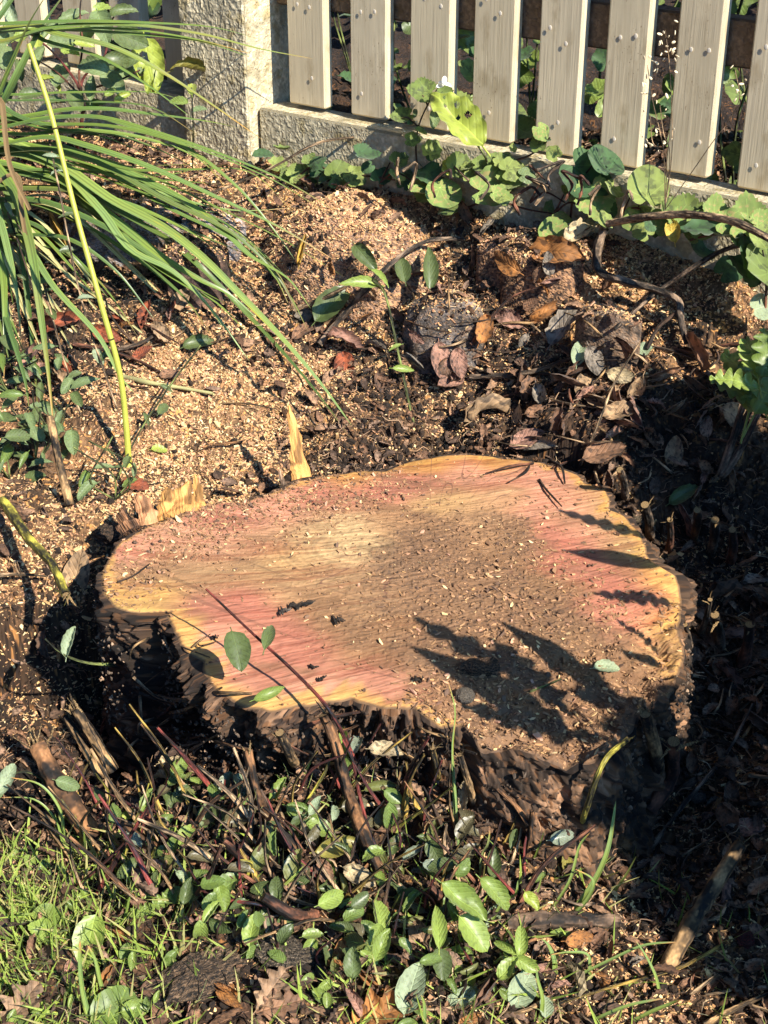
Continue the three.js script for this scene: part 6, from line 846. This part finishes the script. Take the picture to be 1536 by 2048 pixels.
inst('soil_crumbs', 'dark crumbs of soil around the stump', 'soil crumbs', [1, 2].map((s) => { const g = new THREE.IcosahedronGeometry(.5, 1), p = g.attributes.position, r = rng(s); for (let i = 0; i < p.count; i++) { const k = .75 + .5 * vn(p.getX(i) * 5 + s * 9, p.getY(i) * 5 + p.getZ(i) * 7); p.setXYZ(i, p.getX(i) * k, p.getY(i) * k, p.getZ(i) * k); } g.computeVertexNormals(); return g; }), mat({ color: lin(1, 1, 1), roughness: .97, map: soilTex }), 34000, (o, c) => { const x = rr(-1.2, 1.2), z = rr(-1.3, 1.4); if (inStump(x, z) < .004) return false; const k = clamp(darkMask(x, z) * 1.1 + .03); if (R() > k) return false; const y = surf(x, z); if (!inView(tp.set(x, y, z))) return false; const s = lerp(.003, .016, Math.pow(R(), 3)); setFlat(o, x, z, y + s * .1, s, 3); o.scale.y *= 1.3; const f = rr(.5, 1.3), d = R() < .25 ? [.30, .18, .10] : [.10, .068, .046]; c.setRGB(d[0] * f, d[1] * f, d[2] * f); return true; });
const fibG = [1, 2].map((s) => { const r = rng(s * 3); return ribbon([V(-.5, 0, 0), V(-.2, .08 * r(), .1), V(.2, .12, -.08), V(.5, .02, .1)], () => .03, .3, 6, 1.5); });
inst('litter_fibres', 'thin brown fibres and shreds lying in the litter', 'litter', fibG, mat({ color: lin(1, 1, 1), roughness: .95 }), 6500, (o, c) => { const x = rr(-1.1, 1.15), z = rr(-1.2, 1.4); if (inStump(x, z) < .004) return false; const k = clamp(darkMask(x, z) + .15); if (R() > k) return false; const y = surf(x, z); if (!inView(tp.set(x, y, z))) return false; const s = rr(.012, .05); o.position.set(x, y + rr(.001, .008), z); o.rotation.set(rr(-.6, .6), rr(0, 6.28), rr(-.6, .6)); o.scale.set(s, s, s * rr(.5, 1.3)); const q = pick([[.34, .2, .11], [.2, .12, .07], [.3, .19, .11], [.14, .09, .06], [.46, .33, .2]]); c.setRGB(...q); return true; });
inst('leaf_scraps', 'torn brown scraps of dead leaf in the litter', 'litter', [D[0], D[2], FT[0]], mat({ color: lin(1, 1, 1), map: deadTex, roughness: .9 }), 7600, (o, c) => { const x = rr(-1.1, 1.15), z = rr(-1.2, 1.4); if (inStump(x, z) < .004) return false; if (R() > clamp(darkMask(x, z) * .9)) return false; const y = surf(x, z); if (!inView(tp.set(x, y, z))) return false; const s = lerp(.008, .042, Math.pow(R(), 1.7)); o.position.set(x, y + rr(.001, .01), z); o.rotation.set(-1.57 + rr(-.8, .8), rr(-.8, .8), rr(0, 6.28)); o.scale.setScalar(s); const q = pick([[.36, .2, .12], [.22, .12, .07], [.52, .32, .2], [.16, .1, .07], [.42, .28, .2]]); c.setRGB(...q); return true; });
// dust and chips on the cut face
const dustMask = coarse(gauss([[1000, 1150, .6], [1100, 1200, .6], [1000, 1300, .8], [1150, 1350, 1], [1000, 1420, 1.2], [1150, 1450, 1.3], [1220, 1400, 1.2], [900, 1250, .5], [800, 1180, .35], [700, 1100, .2], [500, 980, 1.2], [420, 1030, 1.3], [600, 1000, .9], [700, 960, .6], [320, 1070, 1], [280, 1100, .7], [500, 1150, .15], [450, 1300, .05], [600, 1370, .05], [900, 950, .12], [1100, 960, .15], [1200, 1100, .25], [1300, 1260, .6], [700, 1300, .15], [560, 1060, .35]].map(([x, y, v]) => { const p = aty(x, y, TOP); return [p.x, p.z, v]; }), .05));
inst('sawdust', 'sawdust and small chips lying on the cut face', 'sawdust', [7, 8].map(chipG), chipM, 15000, (o, c) => { const x = SC.x + rr(-.55, .55), z = SC.z + rr(-.5, .5); if (inStump(x, z) > -.002) return false; if (R() > Math.pow(clamp(dustMask(x, z) / 1.3 + (fbm(x * 20, z * 20, 2) - .5) * .5), 1.4) + .012) return false; const s = lerp(.0018, .0092, Math.pow(R(), 3.4)); setFlat(o, x, z, topY(x, z) + s * .15, s, .5); const k = R(), q = k < .58 ? [.27, .145, .07] : k < .72 ? [.15, .085, .05] : k < .90 ? [.42, .24, .12] : pick(chipCols), f = rr(.75, 1.1); c.setRGB(q[0] * f, q[1] * f, q[2] * f); return true; });
inst('bark_crumbs', 'coarse crumbs of bark, soil and wood on the near right of the cut face', 'crumbs', [11, 12, 13].map(chipG), chipM, 420, (o, c) => { const x = SC.x + rr(-.5, .5), z = SC.z + rr(-.45, .45); if (inStump(x, z) > -.006) return false; if (R() > Math.pow(clamp(dustMask(x, z) / 1.2), 1.6) + .03) return false; const s = lerp(.006, .015, R() * R() * R()); setFlat(o, x, z, topY(x, z) + s * .25, s, 1.2); o.scale.y *= 2; const k = R(), q = k < .45 ? [.25, .135, .07] : k < .7 ? [.12, .07, .045] : k < .85 ? [.55, .3, .19] : [.72, .5, .25]; c.setRGB(...q); return true; });
inst('bark_flakes', 'loose dark flakes standing out from the stump bark', 'bark flakes', [9, 10].map(chipG), mat({ color: lin(1, 1, 1), roughness: .95 }), 1700, (o, c) => { const a = rr(.15, 3.3), r = Rout(a) + .012, h = rr(-.04, .2), x = SC.x + Math.cos(a) * r, z = SC.z + Math.sin(a) * r; if (h > topY(x, z) - .008) return false; o.position.set(x + rr(-.006, .006), h, z + rr(-.006, .006)); o.rotation.set(rr(-.4, .4), -a + rr(-.8, .8), rr(-.4, .4)); const s = lerp(.004, .013, R() * R()); o.scale.set(s * .45, s * 1.8, s * .6); const f = rr(.5, 1.4), q = R() < .2 ? [.3, .2, .13] : [.12, .085, .06]; c.setRGB(q[0] * f, q[1] * f, q[2] * f); return true; });

scene.traverse((o) => { if (o.isMesh && !o.isSky) { o.castShadow = true; o.receiveShadow = true; } });
renderer.render(scene, camera);
